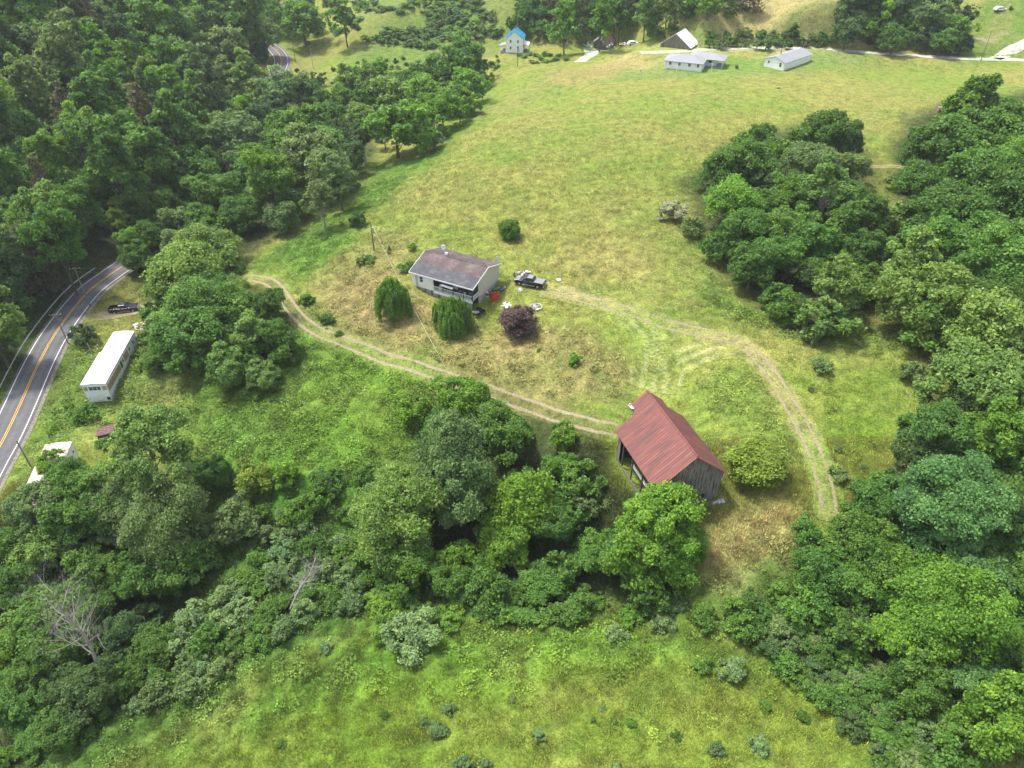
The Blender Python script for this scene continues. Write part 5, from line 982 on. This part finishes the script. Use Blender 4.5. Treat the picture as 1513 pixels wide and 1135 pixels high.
# ------------------------------------------------------------------ pickup trucks
def pickup(loc, rz, label, cover):
    T = empty('pickup_truck', loc, rz, label, 'pickup truck'); w = .98
    b = MB(); prof = [(-2.9,.55),(2.85,.5),(2.9,.95),(2.75,1.12),(1.35,1.22),(-2.85,1.22),(-2.93,.95)]
    # body with wheel arches cut into its outline
    def arch(cx): return [(cx + .52*math.cos(t), .5 + .50*math.sin(t)) for t in [math.pi - i*math.pi/6 for i in range(7)]]
    pr = [(-2.9, .5)] + arch(-1.85) + arch(1.85) + [(2.85, .5), (2.92, .95), (2.8, 1.10), (1.30, 1.22), (-.95, 1.22)]
    if cover: pr += [(-2.9, 1.24), (-2.95, .9)]
    else: pr += [(-.95, .78), (-2.9, .78)]
    def strip(y0, y1):
        b.prism(pr, y0, y1)
    strip(-w, w); 
    if not cover: b.box(-2.9, -.95, -w, -w+.10, .781, 1.26); b.box(-2.9, -.95, w-.10, w, .781, 1.26)
    body = b.build('body', M_black, T); body.data.update(); bevel(body, .035, 2)
    c = MB(); c.add([(1.25,-.92,1.215),(1.25,.92,1.215),(-1.0,.92,1.215),(-1.0,-.92,1.215),(.45,-.76,1.86),(.45,.76,1.86),(-.80,.76,1.86),(-.80,-.76,1.86)], [(0,3,2,1),(4,5,6,7),(0,1,5,4),(1,2,6,5),(2,3,7,6),(3,0,4,7)][::1])
    cab = c.build('cab', M_black, T); bevel(cab, .05, 2)
    def quad(name, pts, mt, par, off):
        n = (Vector(pts[1])-Vector(pts[0])).cross(Vector(pts[2])-Vector(pts[1])).normalized(); o = n * off
        q = MB(); q.add([tuple(Vector(p)+o) for p in pts] + [tuple(Vector(p)-n*.02) for p in pts], [(0,1,2,3),(7,6,5,4),(0,4,5,1),(1,5,6,2),(2,6,7,3),(3,7,4,0)]); return q.build(name, mt, par)
    quad('windshield', [(1.15,-.82,1.29),(1.15,.82,1.29),(.52,.70,1.80),(.52,-.70,1.80)], M_glass, cab, .012)
    quad('rear_window', [(-.975,.75,1.32),(-.975,-.75,1.32),(-.83,-.66,1.76),(-.83,.66,1.76)], M_glass, cab, .012)
    for s in (-1, 1):
        for (x0, x1, t0, t1) in ((.98, .18, .42, .18), (.10, -.82, .10, -.70)):
            p = [(x1, s*.897, 1.30), (x0, s*.897, 1.30), (t0, s*.79, 1.76), (t1, s*.79, 1.76)]
            quad('side_window', p if s < 0 else p[::-1], M_glass, cab, .014)
        m = MB(); m.box(.95, 1.1, *sorted((s*.95, s*1.16)), 1.25, 1.45); m.build('mirror', M_black, T)
        m = MB(); m.box(2.84, 2.90, *sorted((s*.62, s*.93)), .82, 1.02); m.build('headlight', M_lamp, T)
        m = MB(); m.box(-2.965, -2.90, *sorted((s*.84, s*.975)), .8, 1.15); m.build('taillight', M_redl, T)
        m = MB(); m.box(-1.2, 1.25, *sorted((s*.98, s*1.10)), .42, .50); m.build('running_board', M_chrome, T)
        m = MB(); m.box(.16, .28, *sorted((s*.982, s*.995)), 1.02, 1.06); m.build('door_handle', M_chrome, T)
        for cx in (-1.85, 1.85):
            m = MB(); m.tube([(cx, s*.72, .41), (cx, s*.98, .41)], .41, 18); ty = m.build('wheel', M_tyre, T); bevel(ty, .04, 2)
            m = MB(); m.tube([(cx, s*.97, .41), (cx, s*1.0, .41)], .24, 12); m.build('rim', M_rim, ty)
    m = MB(); m.box(2.90, 3.02, -.93, .93, .45, .68); m.build('bumper', M_chrome, T); m = MB(); m.box(-3.06, -2.93, -.93, .93, .45, .66); m.build('bumper', M_chrome, T)
    m = MB(); m.box(2.86, 2.915, -.58, .58, .72, 1.04); m.build('grille', M_steel, T)
    m = MB(); m.box(-2.975, -2.905, -.83, .83, .70, 1.24); m.build('tailgate', M_black, T)
    m = MB(); m.box(-2.6, -2.45, -.3, .3, .5, .6)
    if cover: m = MB(); m.box(-2.86, -1.03, -.92, .92, 1.225, 1.30); bevel(m.build('bed_cover', M_tarp, T), .03)
    m = MB(); m.box(1.38, 2.62, -.78, .78, 1.14, 1.155, Matrix.Rotation(.045, 4, 'Y') @ Matrix.Translation((0, 0, .10))); m.build('hood_panel', M_tarp if cover else M_black, T)
    m = MB(); m.box(-.72, .38, -.68, .68, 1.855, 1.875); m.build('roof_panel', M_tarp if cover else M_black, T)
    return T
x, y, z = P(783, 421); pickup((x, y, z+.02), math.radians(159), 'black pickup truck with grey bed cover parked beside the house', True)
x, y, z = P(185, 460); pickup((x, y, z+.05), math.radians(13), 'black pickup truck with open bed parked on the spur by the paved road', False)

# ------------------------------------------------------------------ poles, wires, guardrail, fences
def height_for(x, y, z, pytop):
    lo, hi = .5, 25
    for _ in range(30):
        m = (lo+hi)/2
        if to_px(x, y, z+m)[1] > pytop: lo = m
        else: hi = m
    return lo
TOPS = {}
def pole(key, px, py, pytop, label, mat=None, arm=None, trans=False, r=.14, H=None):
    x, y, z = P(px, py); h = H or height_for(x, y, z, pytop); e = empty('utility_pole', (x, y, z), 0, label, 'utility pole', 'utility poles'); mt = mat or M_pole
    m = MB(); m.tube([(0,0,-.5), (0,0,h*.5), (0,0,h)], [r, r*.85, r*.65], 8); m.build('pole', mt, e)
    if arm is not None:
        m = MB(); c, s = math.cos(arm), math.sin(arm); m.tube([(-1.1*c, -1.1*s, h-.35), (1.1*c, 1.1*s, h-.35)], .06, 4); a = m.build('crossarm', mt, e)
        for q in (-1.0, -.35, 1.0): m = MB(); m.tube([(q*c, q*s, h-.32), (q*c, q*s, h-.12)], .05, 6); m.build('insulator', M_steel, a)
    if trans: m = MB(); m.tube([(.32, -.25, h-2.0), (.32, -.25, h-1.15)], .24, 10); m.build('transformer', M_steel, e)
    TOPS[key] = Vector((x, y, z+h)); return e
pole('h', 553, 372, 328, 'dark utility pole with grey transformer left of the house', M_poledk, None, True)
pole('r1', 133, 452, 395, 'utility pole with crossarm beside the road bend', None, .2)
pole('r2', 101, 508, 463, 'utility pole with small crossarm at the road edge near the round dark tree', None, .2, r=.11)
pole('r3', 47, 692, 651, 'brown utility pole leaning over the road beside the rusty trailer', M_pole, None, r=.15)
pole('r4', 143, 540, 508, 'short pale pole beside the roof of the white trailer', M_steel, None, r=.08)
pole('f1', 437, 92, 52, 'utility pole beyond the far road curve, left of two'); pole('f2', 463, 101, 67, 'pale utility pole beyond the far road curve, right of two', M_steel)
pole('f3', 765, 98, 68, 'dark pole with a grey box in front of the blue-roofed house', M_poledk, None, True); pole('f4', 838, 69, 51, 'pale thin pole in front of the far wood', M_steel)
pole('f5', 1064, 76, 36, 'utility pole behind the long white ranch house', M_pole); pole('f6', 1150, 98, 62, 'dark brown utility pole in front of the white outbuilding', M_poledk)
pole('f7', 1449, 90, 46, 'pale utility pole by the fork of the gravel road'); pole('f8', 860, 76, 66, 'short post at the bend of the gravel lane', M_poledk, r=.1); pole('hid', 712, 690, 600, 'utility pole rising among trees in the hollow', M_pole, None, H=8)
def wire(a, b, sag, label, mat, r=.018, off=(0,0,0)):
    a = Vector(a) + Vector(off); b = Vector(b) + Vector(off); pts = [a.lerp(b, i/24) - Vector((0, 0, sag*4*(i/24)*(1-i/24))) for i in range(25)]
    m = MB(); m.tube(pts, r, 3, False); tag(m.build('overhead_wire', mat), label, 'wire', 'overhead wires')
T_ = TOPS
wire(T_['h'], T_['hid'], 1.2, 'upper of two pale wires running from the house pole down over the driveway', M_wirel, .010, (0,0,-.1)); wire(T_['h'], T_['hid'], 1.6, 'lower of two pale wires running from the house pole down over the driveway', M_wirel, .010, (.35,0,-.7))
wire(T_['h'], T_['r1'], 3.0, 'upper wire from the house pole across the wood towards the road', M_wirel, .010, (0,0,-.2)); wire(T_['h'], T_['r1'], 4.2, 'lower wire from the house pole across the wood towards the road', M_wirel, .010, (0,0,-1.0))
wire(T_['r1'], T_['r2'], .8, 'wire between the two poles at the road bend', M_wire, .02); wire(T_['r2'], T_['r3'], 1.5, 'wire running along the road to the leaning brown pole', M_wire, .02, (0,0,-.1)); wire(T_['r2'], T_['r4'], .5, 'service wire dropping to the short pole by the white trailer', M_wire, .02, (0,0,-.2))
wire(T_['f1'], T_['f2'], .5, 'far wire between the two poles beyond the road curve', M_wire, .03, (0,0,-.2)); wire(T_['f5'], T_['f6'], 1, 'far wire from behind the ranch house to the dark pole', M_wire, .025, (0,0,-.2)); wire(T_['f6'], T_['f7'], 2.5, 'long far wire above the gravel road', M_wire, .025, (0,0,-.2))
wire(T_['f4'], T_['f3'], .8, 'far wire in front of the blue-roofed house', M_wire, .025, (0,0,-.2))
# guardrail on the outer side of the bend
dr = np.r_[0, np.cumsum(np.hypot(*np.diff(ROAD, axis=0).T))]; pe = np.array(unz(151, 396, -12)); de = dr[np.argmin(((ROAD - pe) ** 2).sum(1))]
tt = np.arange(2, de, 1.9); gx = np.interp(tt, dr, ROAD[:, 0]); gy = np.interp(tt, dr, ROAD[:, 1]); tx = np.gradient(gx); ty = np.gradient(gy); nn = np.hypot(tx, ty); gx = gx - ty/nn*4.5; gy = gy + tx/nn*4.5
G = empty('guardrail', (float(gx[len(gx)//2]), float(gy[len(gx)//2]), -12), 0, 'galvanised guardrail along the outer edge of the paved road bend', 'guardrail'); ox, oy = float(gx[len(gx)//2]), float(gy[len(gx)//2])
m = MB()
for i in range(len(gx)-1):
    a = Vector((gx[i]-ox, gy[i]-oy, 0)); b = Vector((gx[i+1]-ox, gy[i+1]-oy, 0)); d = (b-a).normalized(); s = Vector((-d.y, d.x, 0))
    prof = [(0,.55),(.05,.62),(0,.69),(.05,.76),(0,.83),(-.03,.83),(-.03,.55)]; n = len(prof); o = len(m.v)
    m.v += [tuple(a + s*(-q) + Vector((0,0,z))) for q, z in prof] + [tuple(b + s*(-q) + Vector((0,0,z))) for q, z in prof]; m.f += [(o+k, o+(k+1) % n, o+(k+1) % n+n, o+k+n) for k in range(n)]
m.build('rail', M_steel, G)
pm = MB(); pm.box(-.06, .06, -.06, .06, -.6, .75); p0 = pm.build('post', M_pole, G)
for i in range(0, len(gx), 2):
    q = p0 if i == 0 else p0.copy()
    if i: COL.objects.link(q); q.parent = G
    q.location = (gx[i]-ox-.1, gy[i]-oy, 0)
# far fences of thin posts
def fence(pts, n, h, label, rail=True):
    W3 = [P(a, b) for a, b in pts]; L = smooth_line([w[:2] for w in W3], 4); d = np.r_[0, np.cumsum(np.hypot(*np.diff(L, axis=0).T))]; t = np.linspace(0, d[-1], n); X = np.interp(t, d, L[:, 0]); Y = np.interp(t, d, L[:, 1]); Zz = zfun(X, Y)
    e = empty('fence', (float(X[0]), float(Y[0]), float(Zz[0])), 0, label, 'fence'); pm = MB(); pm.box(-.08, .08, -.08, .08, -.4, h); p0 = pm.build('post', M_pole, e)
    for i in range(n):
        q = p0 if i == 0 else p0.copy()
        if i: COL.objects.link(q); q.parent = e
        q.location = (X[i]-X[0], Y[i]-Y[0], Zz[i]-Zz[0])
    if rail:
        for zz in (h*.55, h*.95): m = MB(); m.tube([(X[i]-X[0], Y[i]-Y[0], Zz[i]-Zz[0]+zz) for i in range(n)], .025, 3, False); m.build('rail_wire', M_wire, e)
fence([(1020,72),(1100,67),(1170,66)], 22, 1.2, 'thin post and wire fence behind the gravel road'); fence([(770,69),(800,68),(850,67)], 14, 1.2, 'far post and wire fence right of the blue-roofed house')
for (px, py, top, lab) in [(999,105,97,'short white post, left of two before the ranch house'),(1051,106,94,'white clothes-line post, right of two before the ranch house')]:
    x, y, z = P(px, py); h = height_for(x, y, z, top); e = empty('white_post', (x, y, z), 0, lab, 'post'); m = MB(); m.tube([(0,0,-.2),(0,0,h)], .09, 6); m.build('post', M_white, e)
    m = MB(); m.tube([(-.5,0,h-.1),(.5,0,h-.1)], .06, 5); m.build('crossbar', M_white, e)
x, y, z = P(946, 106); e = empty('lawn_ornament', (x, y, z), 0, 'small pale object standing alone on the lawn left of the ranch house', 'lawn ornament'); m = MB(); m.tube([(0,0,-.1),(0,0,.5),(0,0,.9)], [.35,.15,.4], 8); m.build('bowl', M_stone, e)

# ------------------------------------------------------------------ yard things around the house
def heap(px, py, sx, sy, n, seed, label, name, cat, mats, hz=.5, group=None):
    x, y, z = P(px, py); e = empty(name, (x, y, z), 0, label, cat, group); rg = random.Random(seed)
    for k in range(n):
        m = MB(); c = (rg.gauss(0, sx*.4), rg.gauss(0, sy*.4), rg.uniform(.1, hz)); M = Matrix.Translation(c) @ Matrix.Rotation(rg.uniform(0, 3), 4, 'Z') @ Matrix.Rotation(rg.uniform(-.6, .6), 4, 'X')
        a, b, d = rg.uniform(.15,.5), rg.uniform(.12,.4), rg.uniform(.06,.3)
        if rg.random() < .45: m.box(-a, a, -b, b, -d, d, M); o = m.build('scrap', rg.choice(mats), e)
        else: m.blob(c, (a, b, d+.08), rg.randrange(999), 4, .3); o = m.build('bag', rg.choice(mats), e)
heap(771, 408, 2.2, .9, 26, 2, 'heap of white and brown rubbish behind the black truck by the house', 'rubbish_heap', 'rubbish heap', [M_awn, M_white, M_rust, M_dark, M_board], .9)
heap(708, 462, 1.6, .8, 12, 3, 'dark clutter under the right corner of the porch', 'scrap_pile', 'scrap pile', [M_dark, M_black, M_steel, M_boardd], .6)
heap(722, 437, 1.5, .6, 12, 4, 'brown and rusty junk between porch and red hay ring', 'scrap_pile', 'scrap pile', [M_rust, M_board, M_boardd, M_awn], .6)
heap(741, 428, 1.3, .7, 9, 14, 'low grey boards and scraps along the beige end wall', 'scrap_pile', 'scrap pile', [M_board, M_boardd, M_tarp], .3)
heap(748, 455, 1.3, 1.0, 12, 5, 'white rubbish bags behind the purple tree, left', 'rubbish_heap', 'rubbish heap', [M_awn, M_white], .7)
heap(768, 429, .6, .3, 3, 6, 'scraps of white litter on the grass below the black truck', 'litter', 'litter', [M_awn], .12)
heap(930, 68.5, 9, 1.6, 34, 7, 'spread of pale scrap beside the gravel lane sheds', 'scrap_pile', 'scrap pile', [M_awn, M_white, M_rust, M_steel], 1.2)
heap(905, 72, 4, 1.2, 12, 8, 'white junk in front of the dark brown roofed shed', 'scrap_pile', 'scrap pile', [M_awn, M_steel, M_white], 1.0)
heap(785, 91, 2.5, 1.0, 7, 9, 'pale rocks below the blue-roofed house', 'rock_pile', 'rocks', [M_stone], .5)
heap(207, 485, 1.6, 1.2, 9, 10, 'pale rubble behind the far end of the white trailer', 'rubble_pile', 'rubble', [M_stone, M_awn], .5)
heap(1437, 14, 3.5, 1.2, 10, 12, 'dark farm clutter on the far right hilltop', 'scrap_pile', 'scrap pile', [M_dark, M_boardd, M_plum], 1.4)
x, y, z = P(792, 455); e = empty('round_pool', (x, y, z), 0, 'round pale mottled kiddie pool full of debris beside the purple tree', 'paddling pool')
m = MB(); N = 20; vs = []; 
for r, zz in ((1.15, -.1), (1.2, .32), (1.08, .32), (1.0, .15), (.0, .15)):
    for k in range(N): a = k*2*math.pi/N; vs.append((r*math.cos(a), r*math.sin(a), zz))
m.add(vs, [(i*N+k, i*N+(k+1) % N, (i+1)*N+(k+1) % N, (i+1)*N+k) for i in range(4) for k in range(N)]); m.build('rim', M_stone, e)
rg = random.Random(8); 
for k in range(14): m = MB(); a = rg.uniform(0, 6.3); r = rg.uniform(0, .85); m.blob((r*math.cos(a), r*math.sin(a), .2), (.2,.16,.1), k, 4, .3); m.build('stone', M_stone if k % 3 else M_boardd, e)
# red hay ring lying on edge
x, y, z = P(731, 444); e = empty('hay_ring', (x, y, z), math.radians(20), 'round red metal spool standing on edge by the house', 'metal spool')
def ring(rad, yy, r, n=18): 
    m = MB(); m.tube([(rad*math.cos(k*2*math.pi/n), yy, .78+rad*math.sin(k*2*math.pi/n)) for k in range(n+1)], r, 6, False); return m
for yy in (-.35, .35): ring(.75, yy, .07).build('rim', M_redp, e)
m = MB(); m.tube([(0, -.36, .78), (0, .36, .78)], .3, 12); m.build('hub', M_redp, e)
m = MB(); m.tube([(0, -.33, .78), (0, -.29, .78)], .68, 18); m.tube([(0, .29, .78), (0, .33, .78)], .68, 18); m.build('side_plate', M_redp, e)
# wheelbarrow under the porch corner
x, y, z = P(706, 461); e = empty('wheelbarrow', (x-.2, y-1.0, z), math.radians(-150), 'black wheelbarrow with pale tray by the porch corner', 'wheelbarrow')
m = MB(); m.add([(-.5,-.35,.62),(.5,-.35,.62),(.5,.35,.62),(-.5,.35,.62),(-.3,-.2,.3),(.25,-.2,.3),(.25,.2,.3),(-.3,.2,.3)], [(4,7,6,5),(0,4,5,1),(1,5,6,2),(2,6,7,3),(3,7,4,0)]); t = m.build('tray', M_steel, e); s_ = t.modifiers.new('s', 'SOLIDIFY'); s_.thickness = .03
m = MB(); m.tube([(.62,-.05,.2),(.62,.05,.2)], .2, 12); m.build('wheel', M_tyre, e)
for s in (-1, 1): m = MB(); m.tube([(.62, s*.08, .2), (-.3, s*.25, .3), (-1.0, s*.3, .6)], .025, 5); m.build('handle', M_black, e); m = MB(); m.tube([(-.3, s*.22, .3), (-.4, s*.25, 0)], .02, 5); m.build('leg', M_black, e)
# tyre on the grass, round bale, far vehicles
x, y, z = P(826, 414.5); e = empty('old_tyre', (x, y, z), 0, 'small pale ring lying in the grass above the farm track', 'tyre'); m = MB(); m.tube([(.35*math.cos(k*math.pi/7), .35*math.sin(k*math.pi/7), .12) for k in range(15)], .12, 6, False); m.build('tyre_ring', M_awn, e)
x, y, z = P(1386, 165); e = empty('hay_bale', (x, y, z), .3, 'brown round hay bale alone on the upper hay field', 'hay bale'); m = MB(); m.tube([(-.7,0,.7),(.7,0,.7)], .75, 16); m.build('bale', mottled('old_hay', (.17,.13,.10), (.28,.22,.17), 3, .95, bump=.6), e)
def small_car(px, py, rz, mat, label, name='parked_car', cat='car'):
    x, y, z = P(px, py); e = empty(name, (x, y, z), rz, label, cat); m = MB(); m.prism([(-2.2,.3),(2.2,.3),(2.25,.75),(1.2,.9),(.6,1.4),(-1.3,1.45),(-2.0,.95),(-2.25,.8)], -.88, .88); b = m.build('body', mat, e); bevel(b, .06)
    m = MB(); m.prism([(1.0,.95),(.55,1.33),(-1.2,1.38),(-1.7,.98)], -.9, .9); m.build('side_window', M_glass, e)
    for cx in (-1.4, 1.4):
        for s in (-1, 1): m = MB(); m.tube([(cx, s*.7, .32), (cx, s*.92, .32)], .32, 12); m.build('wheel', M_tyre, e)
small_car(1477, 16, .1, M_white, 'small white car parked on the far right hilltop'); small_car(1408, 82, -.1, M_black, 'dark car on the gravel road under the overhanging trees')
small_car(935, 66.5, .2, M_white, 'white car among the scrap by the gravel lane')

# ------------------------------------------------------------------ grass and weeds
def tuft_mesh(name, n, h, spread, w, seed, leafy=False):
    rng = np.random.default_rng(seed); a = rng.uniform(0, 6.28, n); r = spread * np.sqrt(rng.uniform(0, 1, n)); bx, by = r*np.cos(a), r*np.sin(a)
    ln = rng.normal(size=(n, 2)) * (.55 if leafy else .35) * h; hh = h * rng.uniform(.5, 1.15, n); ww = w * rng.uniform(.7, 1.3, n); t = rng.uniform(0, 6.28, n); cx, cy = np.cos(t)*ww, np.sin(t)*ww
    if leafy:
        zc = hh * rng.uniform(.4, 1, n); cen = np.stack([bx+ln[:, 0]*.5, by+ln[:, 1]*.5, zc], 1); nor = unit(rng.normal(size=(n, 3))*.55 + [0, 0, 1]); V, Fq = quads(cen, nor, w*2, rng, 1.3)
    else:
        V = np.stack([np.stack([bx-cx, by-cy, bx*0-.05], 1), np.stack([bx+cx, by+cy, bx*0-.05], 1), np.stack([bx+ln[:, 0]+cx*.3, by+ln[:, 1]+cy*.3, hh], 1), np.stack([bx+ln[:, 0]-cx*.3, by+ln[:, 1]-cy*.3, hh*.98], 1)], 1).reshape(-1, 3); Fq = np.arange(4*n).reshape(n, 4)
    return raw_mesh(name, V, Fq, M_tuft, False, {'tone': np.clip(.5 + rng.normal(size=n)*.2, 0, 1)})
def tuftmat():
    m, nt, b = newmat('grass_blades', .7, .15); at = nd(nt, 'ShaderNodeAttribute'); at.attribute_name = 'tcol'; at.attribute_type = 'INSTANCER'; tn = nd(nt, 'ShaderNodeAttribute'); tn.attribute_name = 'tone'
    c = mixc(nt, 1, at.outputs['Color'], ramp(nt, tn.outputs['Fac'], [(0, (.3,.36,.28)), (.5, (1,1,1)), (1, (2.0,1.85,1.5))]), 'MULTIPLY'); nt.links.new(c, b.inputs['Base Color'])
    geo = nd(nt, 'ShaderNodeNewGeometry'); va = nd(nt, 'ShaderNodeVectorMath', operation='MULTIPLY_ADD'); nt.links.new(geo.outputs['Normal'], va.inputs[0]); va.inputs[1].default_value = (.35, .35, .35); va.inputs[2].default_value = (0, 0, 1)
    vn = nd(nt, 'ShaderNodeVectorMath', operation='NORMALIZE'); nt.links.new(va.outputs[0], vn.inputs[0]); nt.links.new(vn.outputs[0], b.inputs['Normal'])
    tr = nd(nt, 'ShaderNodeBsdfTranslucent'); nt.links.new(c, tr.inputs[0]); mx = nd(nt, 'ShaderNodeMixShader'); mx.inputs[0].default_value = .15
    nt.links.new(b.outputs[0], mx.inputs[1]); nt.links.new(tr.outputs[0], mx.inputs[2]); nt.links.new(mx.outputs[0], nt.nodes['Material Output'].inputs[0]); return m
M_tuft = tuftmat()
def field_of(name, X, Y, sc, proto, colmul=(1, 1, 1), label=None, var=.18, seed=1):
    """grass stuff: one object whose points carry copies of a tuft"""
    rng = np.random.default_rng(seed); c, _ = landcol(X, Y); c = c * np.array(colmul) * (1 + rng.normal(size=(len(X), 1)) * var) ; c = np.clip(c, .01, .8)
    me = bpy.data.meshes.new(name); me.vertices.add(len(X)); me.vertices.foreach_set('co', np.stack([X, Y, zfun(X, Y)], 1).astype(np.float32).ravel())
    a = me.attributes.new('tcol', 'FLOAT_COLOR', 'POINT'); a.data.foreach_set('color', np.hstack([c, np.ones((len(X), 1))]).astype(np.float32).ravel())
    a = me.attributes.new('sc', 'FLOAT', 'POINT'); a.data.foreach_set('value', sc.astype(np.float32)); a = me.attributes.new('rt', 'FLOAT_VECTOR', 'POINT'); a.data.foreach_set('vector', np.stack([X*0, Y*0, rng.uniform(0, 6.28, len(X))], 1).astype(np.float32).ravel())
    o = link(name, me); tag(o, kind='stuff', label=label)
    po = bpy.data.objects.new(name + '_tuft', proto)
    ng = bpy.data.node_groups.new(name, 'GeometryNodeTree'); ng.interface.new_socket('Geometry', in_out='INPUT', socket_type='NodeSocketGeometry'); ng.interface.new_socket('Geometry', in_out='OUTPUT', socket_type='NodeSocketGeometry')
    gi = ng.nodes.new('NodeGroupInput'); go = ng.nodes.new('NodeGroupOutput'); ip = ng.nodes.new('GeometryNodeInstanceOnPoints'); oi = ng.nodes.new('GeometryNodeObjectInfo'); oi.inputs['Object'].default_value = po
    s = ng.nodes.new('GeometryNodeInputNamedAttribute'); s.data_type = 'FLOAT'; s.inputs[0].default_value = 'sc'; r = ng.nodes.new('GeometryNodeInputNamedAttribute'); r.data_type = 'FLOAT_VECTOR'; r.inputs[0].default_value = 'rt'
    ng.links.new(gi.outputs[0], ip.inputs['Points']); ng.links.new(oi.outputs['Geometry'], ip.inputs['Instance']); ng.links.new(s.outputs[0], ip.inputs['Scale']); ng.links.new(r.outputs[0], ip.inputs['Rotation']); ng.links.new(ip.outputs[0], go.inputs[0])
    md = o.modifiers.new('grass', 'NODES'); md.node_group = ng; return o
def cand(n, y0, y1, seed, dens=None):
    rng = np.random.default_rng(seed); Y = y0 + (y1-y0)*np.sqrt(rng.uniform(0, 1, n)) if dens is None else rng.uniform(y0, y1, n); half = (Y*.788 + 50) * .76; X = rng.uniform(-1, 1, n) * half
    keep = (trackdist(X, Y) > .1) & (dist_line(X, Y, ROAD) > 4.6)
    for (cx, cy, rz, x0, x1, y0_, y1_) in ((-19.48,122.3,-28,-.3,14.3,0,11),(18.75,67.35,18.2,0,11,0,12.6),(-75.55,101.4,5.5,-.2,4.3,-.2,16.6),(-72.1,73.2,10.3,-.2,4.1,-.2,13.7)):
        c, s = math.cos(math.radians(rz)), math.sin(math.radians(rz)); lx = (X-cx)*c + (Y-cy)*s; ly = -(X-cx)*s + (Y-cy)*c; keep &= ~((lx > x0) & (lx < x1) & (ly > y0_) & (ly < y1_))
    X, Y = X[keep], Y[keep]; u, v, d = to_px(X, Y, zfun(X, Y)); k = (u > -60) & (u < 1573) & (v > -30) & (v < 1190); return X[k], Y[k]
rng = np.random.default_rng(77)
X, Y = cand(90000, 25, 82, 1); _, w_ = landcol(X, Y)
field_of('meadow_grass', X, Y, .75 + .5*rng.uniform(0, 1, len(X)), tuft_mesh('grass_tuft', 26, .38, .6, .022, 1), (1.65, 1.65, 1.6), 'tall mixed meadow grass', .34, seed=2)
X, Y = cand(110000, 70, 260, 3); k = rng.uniform(0, 1, len(X)) > sstep(120, 255, Y); X, Y = X[k], Y[k]
field_of('field_grass', X, Y, .8 + .6*rng.uniform(0, 1, len(X)), tuft_mesh('grass_tuft', 13, .30, .75, .035, 4), (1.6, 1.55, 1.6), 'rough hay field grass', .30, seed=5)
X, Y = cand(260000, 30, 190, 6); _, w_ = landcol(X, Y); k = rng.uniform(0, 1, len(X)) < np.clip((w_-.22)*1.3, 0, 1) * (.35 + .65*(fbm(X, Y, 6, 3, 14) > -.05)); X, Y = X[k], Y[k]
field_of('weeds', X, Y, .6 + .9*rng.uniform(0, 1, len(X))**2, tuft_mesh('weed_clump', 44, .75, .55, .085, 7, True), (1.05, 1.2, .95), 'dense leafy weeds', .26, seed=8)
X, Y = cand(30000, 30, 190, 9); _, w_ = landcol(X, Y); k = (rng.uniform(0, 1, len(X)) < .6) & (fbm(X, Y, 7, 3, 55) > .0); X, Y = X[k], Y[k]
field_of('tall_weeds', X, Y, .25 + .6*rng.uniform(0, 1, len(X))**2, tuft_mesh('weed_clump', 30, .6, .4, .07, 10, True), (.80, 1.0, .7), 'scattered dark weeds in the grass', .25, seed=11)

# ------------------------------------------------------------------ hazy air
lo = Zg.min() - 1; hi = max(Zg.max(), CZ) + 25; xm_ = float(np.abs(Xf).max()) + 20; ylo, yhi = float(Yf.min()) - 20, float(Yf.max()) + 20
hm = bpy.data.materials.new('hazy_air'); hm.use_nodes = True; hn = hm.node_tree; hn.nodes.remove(hn.nodes['Principled BSDF'])
pv = hn.nodes.new('ShaderNodeVolumePrincipled'); pv.inputs['Color'].default_value = (.86, .93, 1, 1); pv.inputs['Density'].default_value = .00013; pv.inputs['Anisotropy'].default_value = .2
hn.links.new(pv.outputs[0], hn.nodes['Material Output'].inputs['Volume'])
m = MB(); m.box(-xm_, xm_, ylo, yhi, float(lo), float(hi)); tag(m.build('haze', hm), kind='stuff')
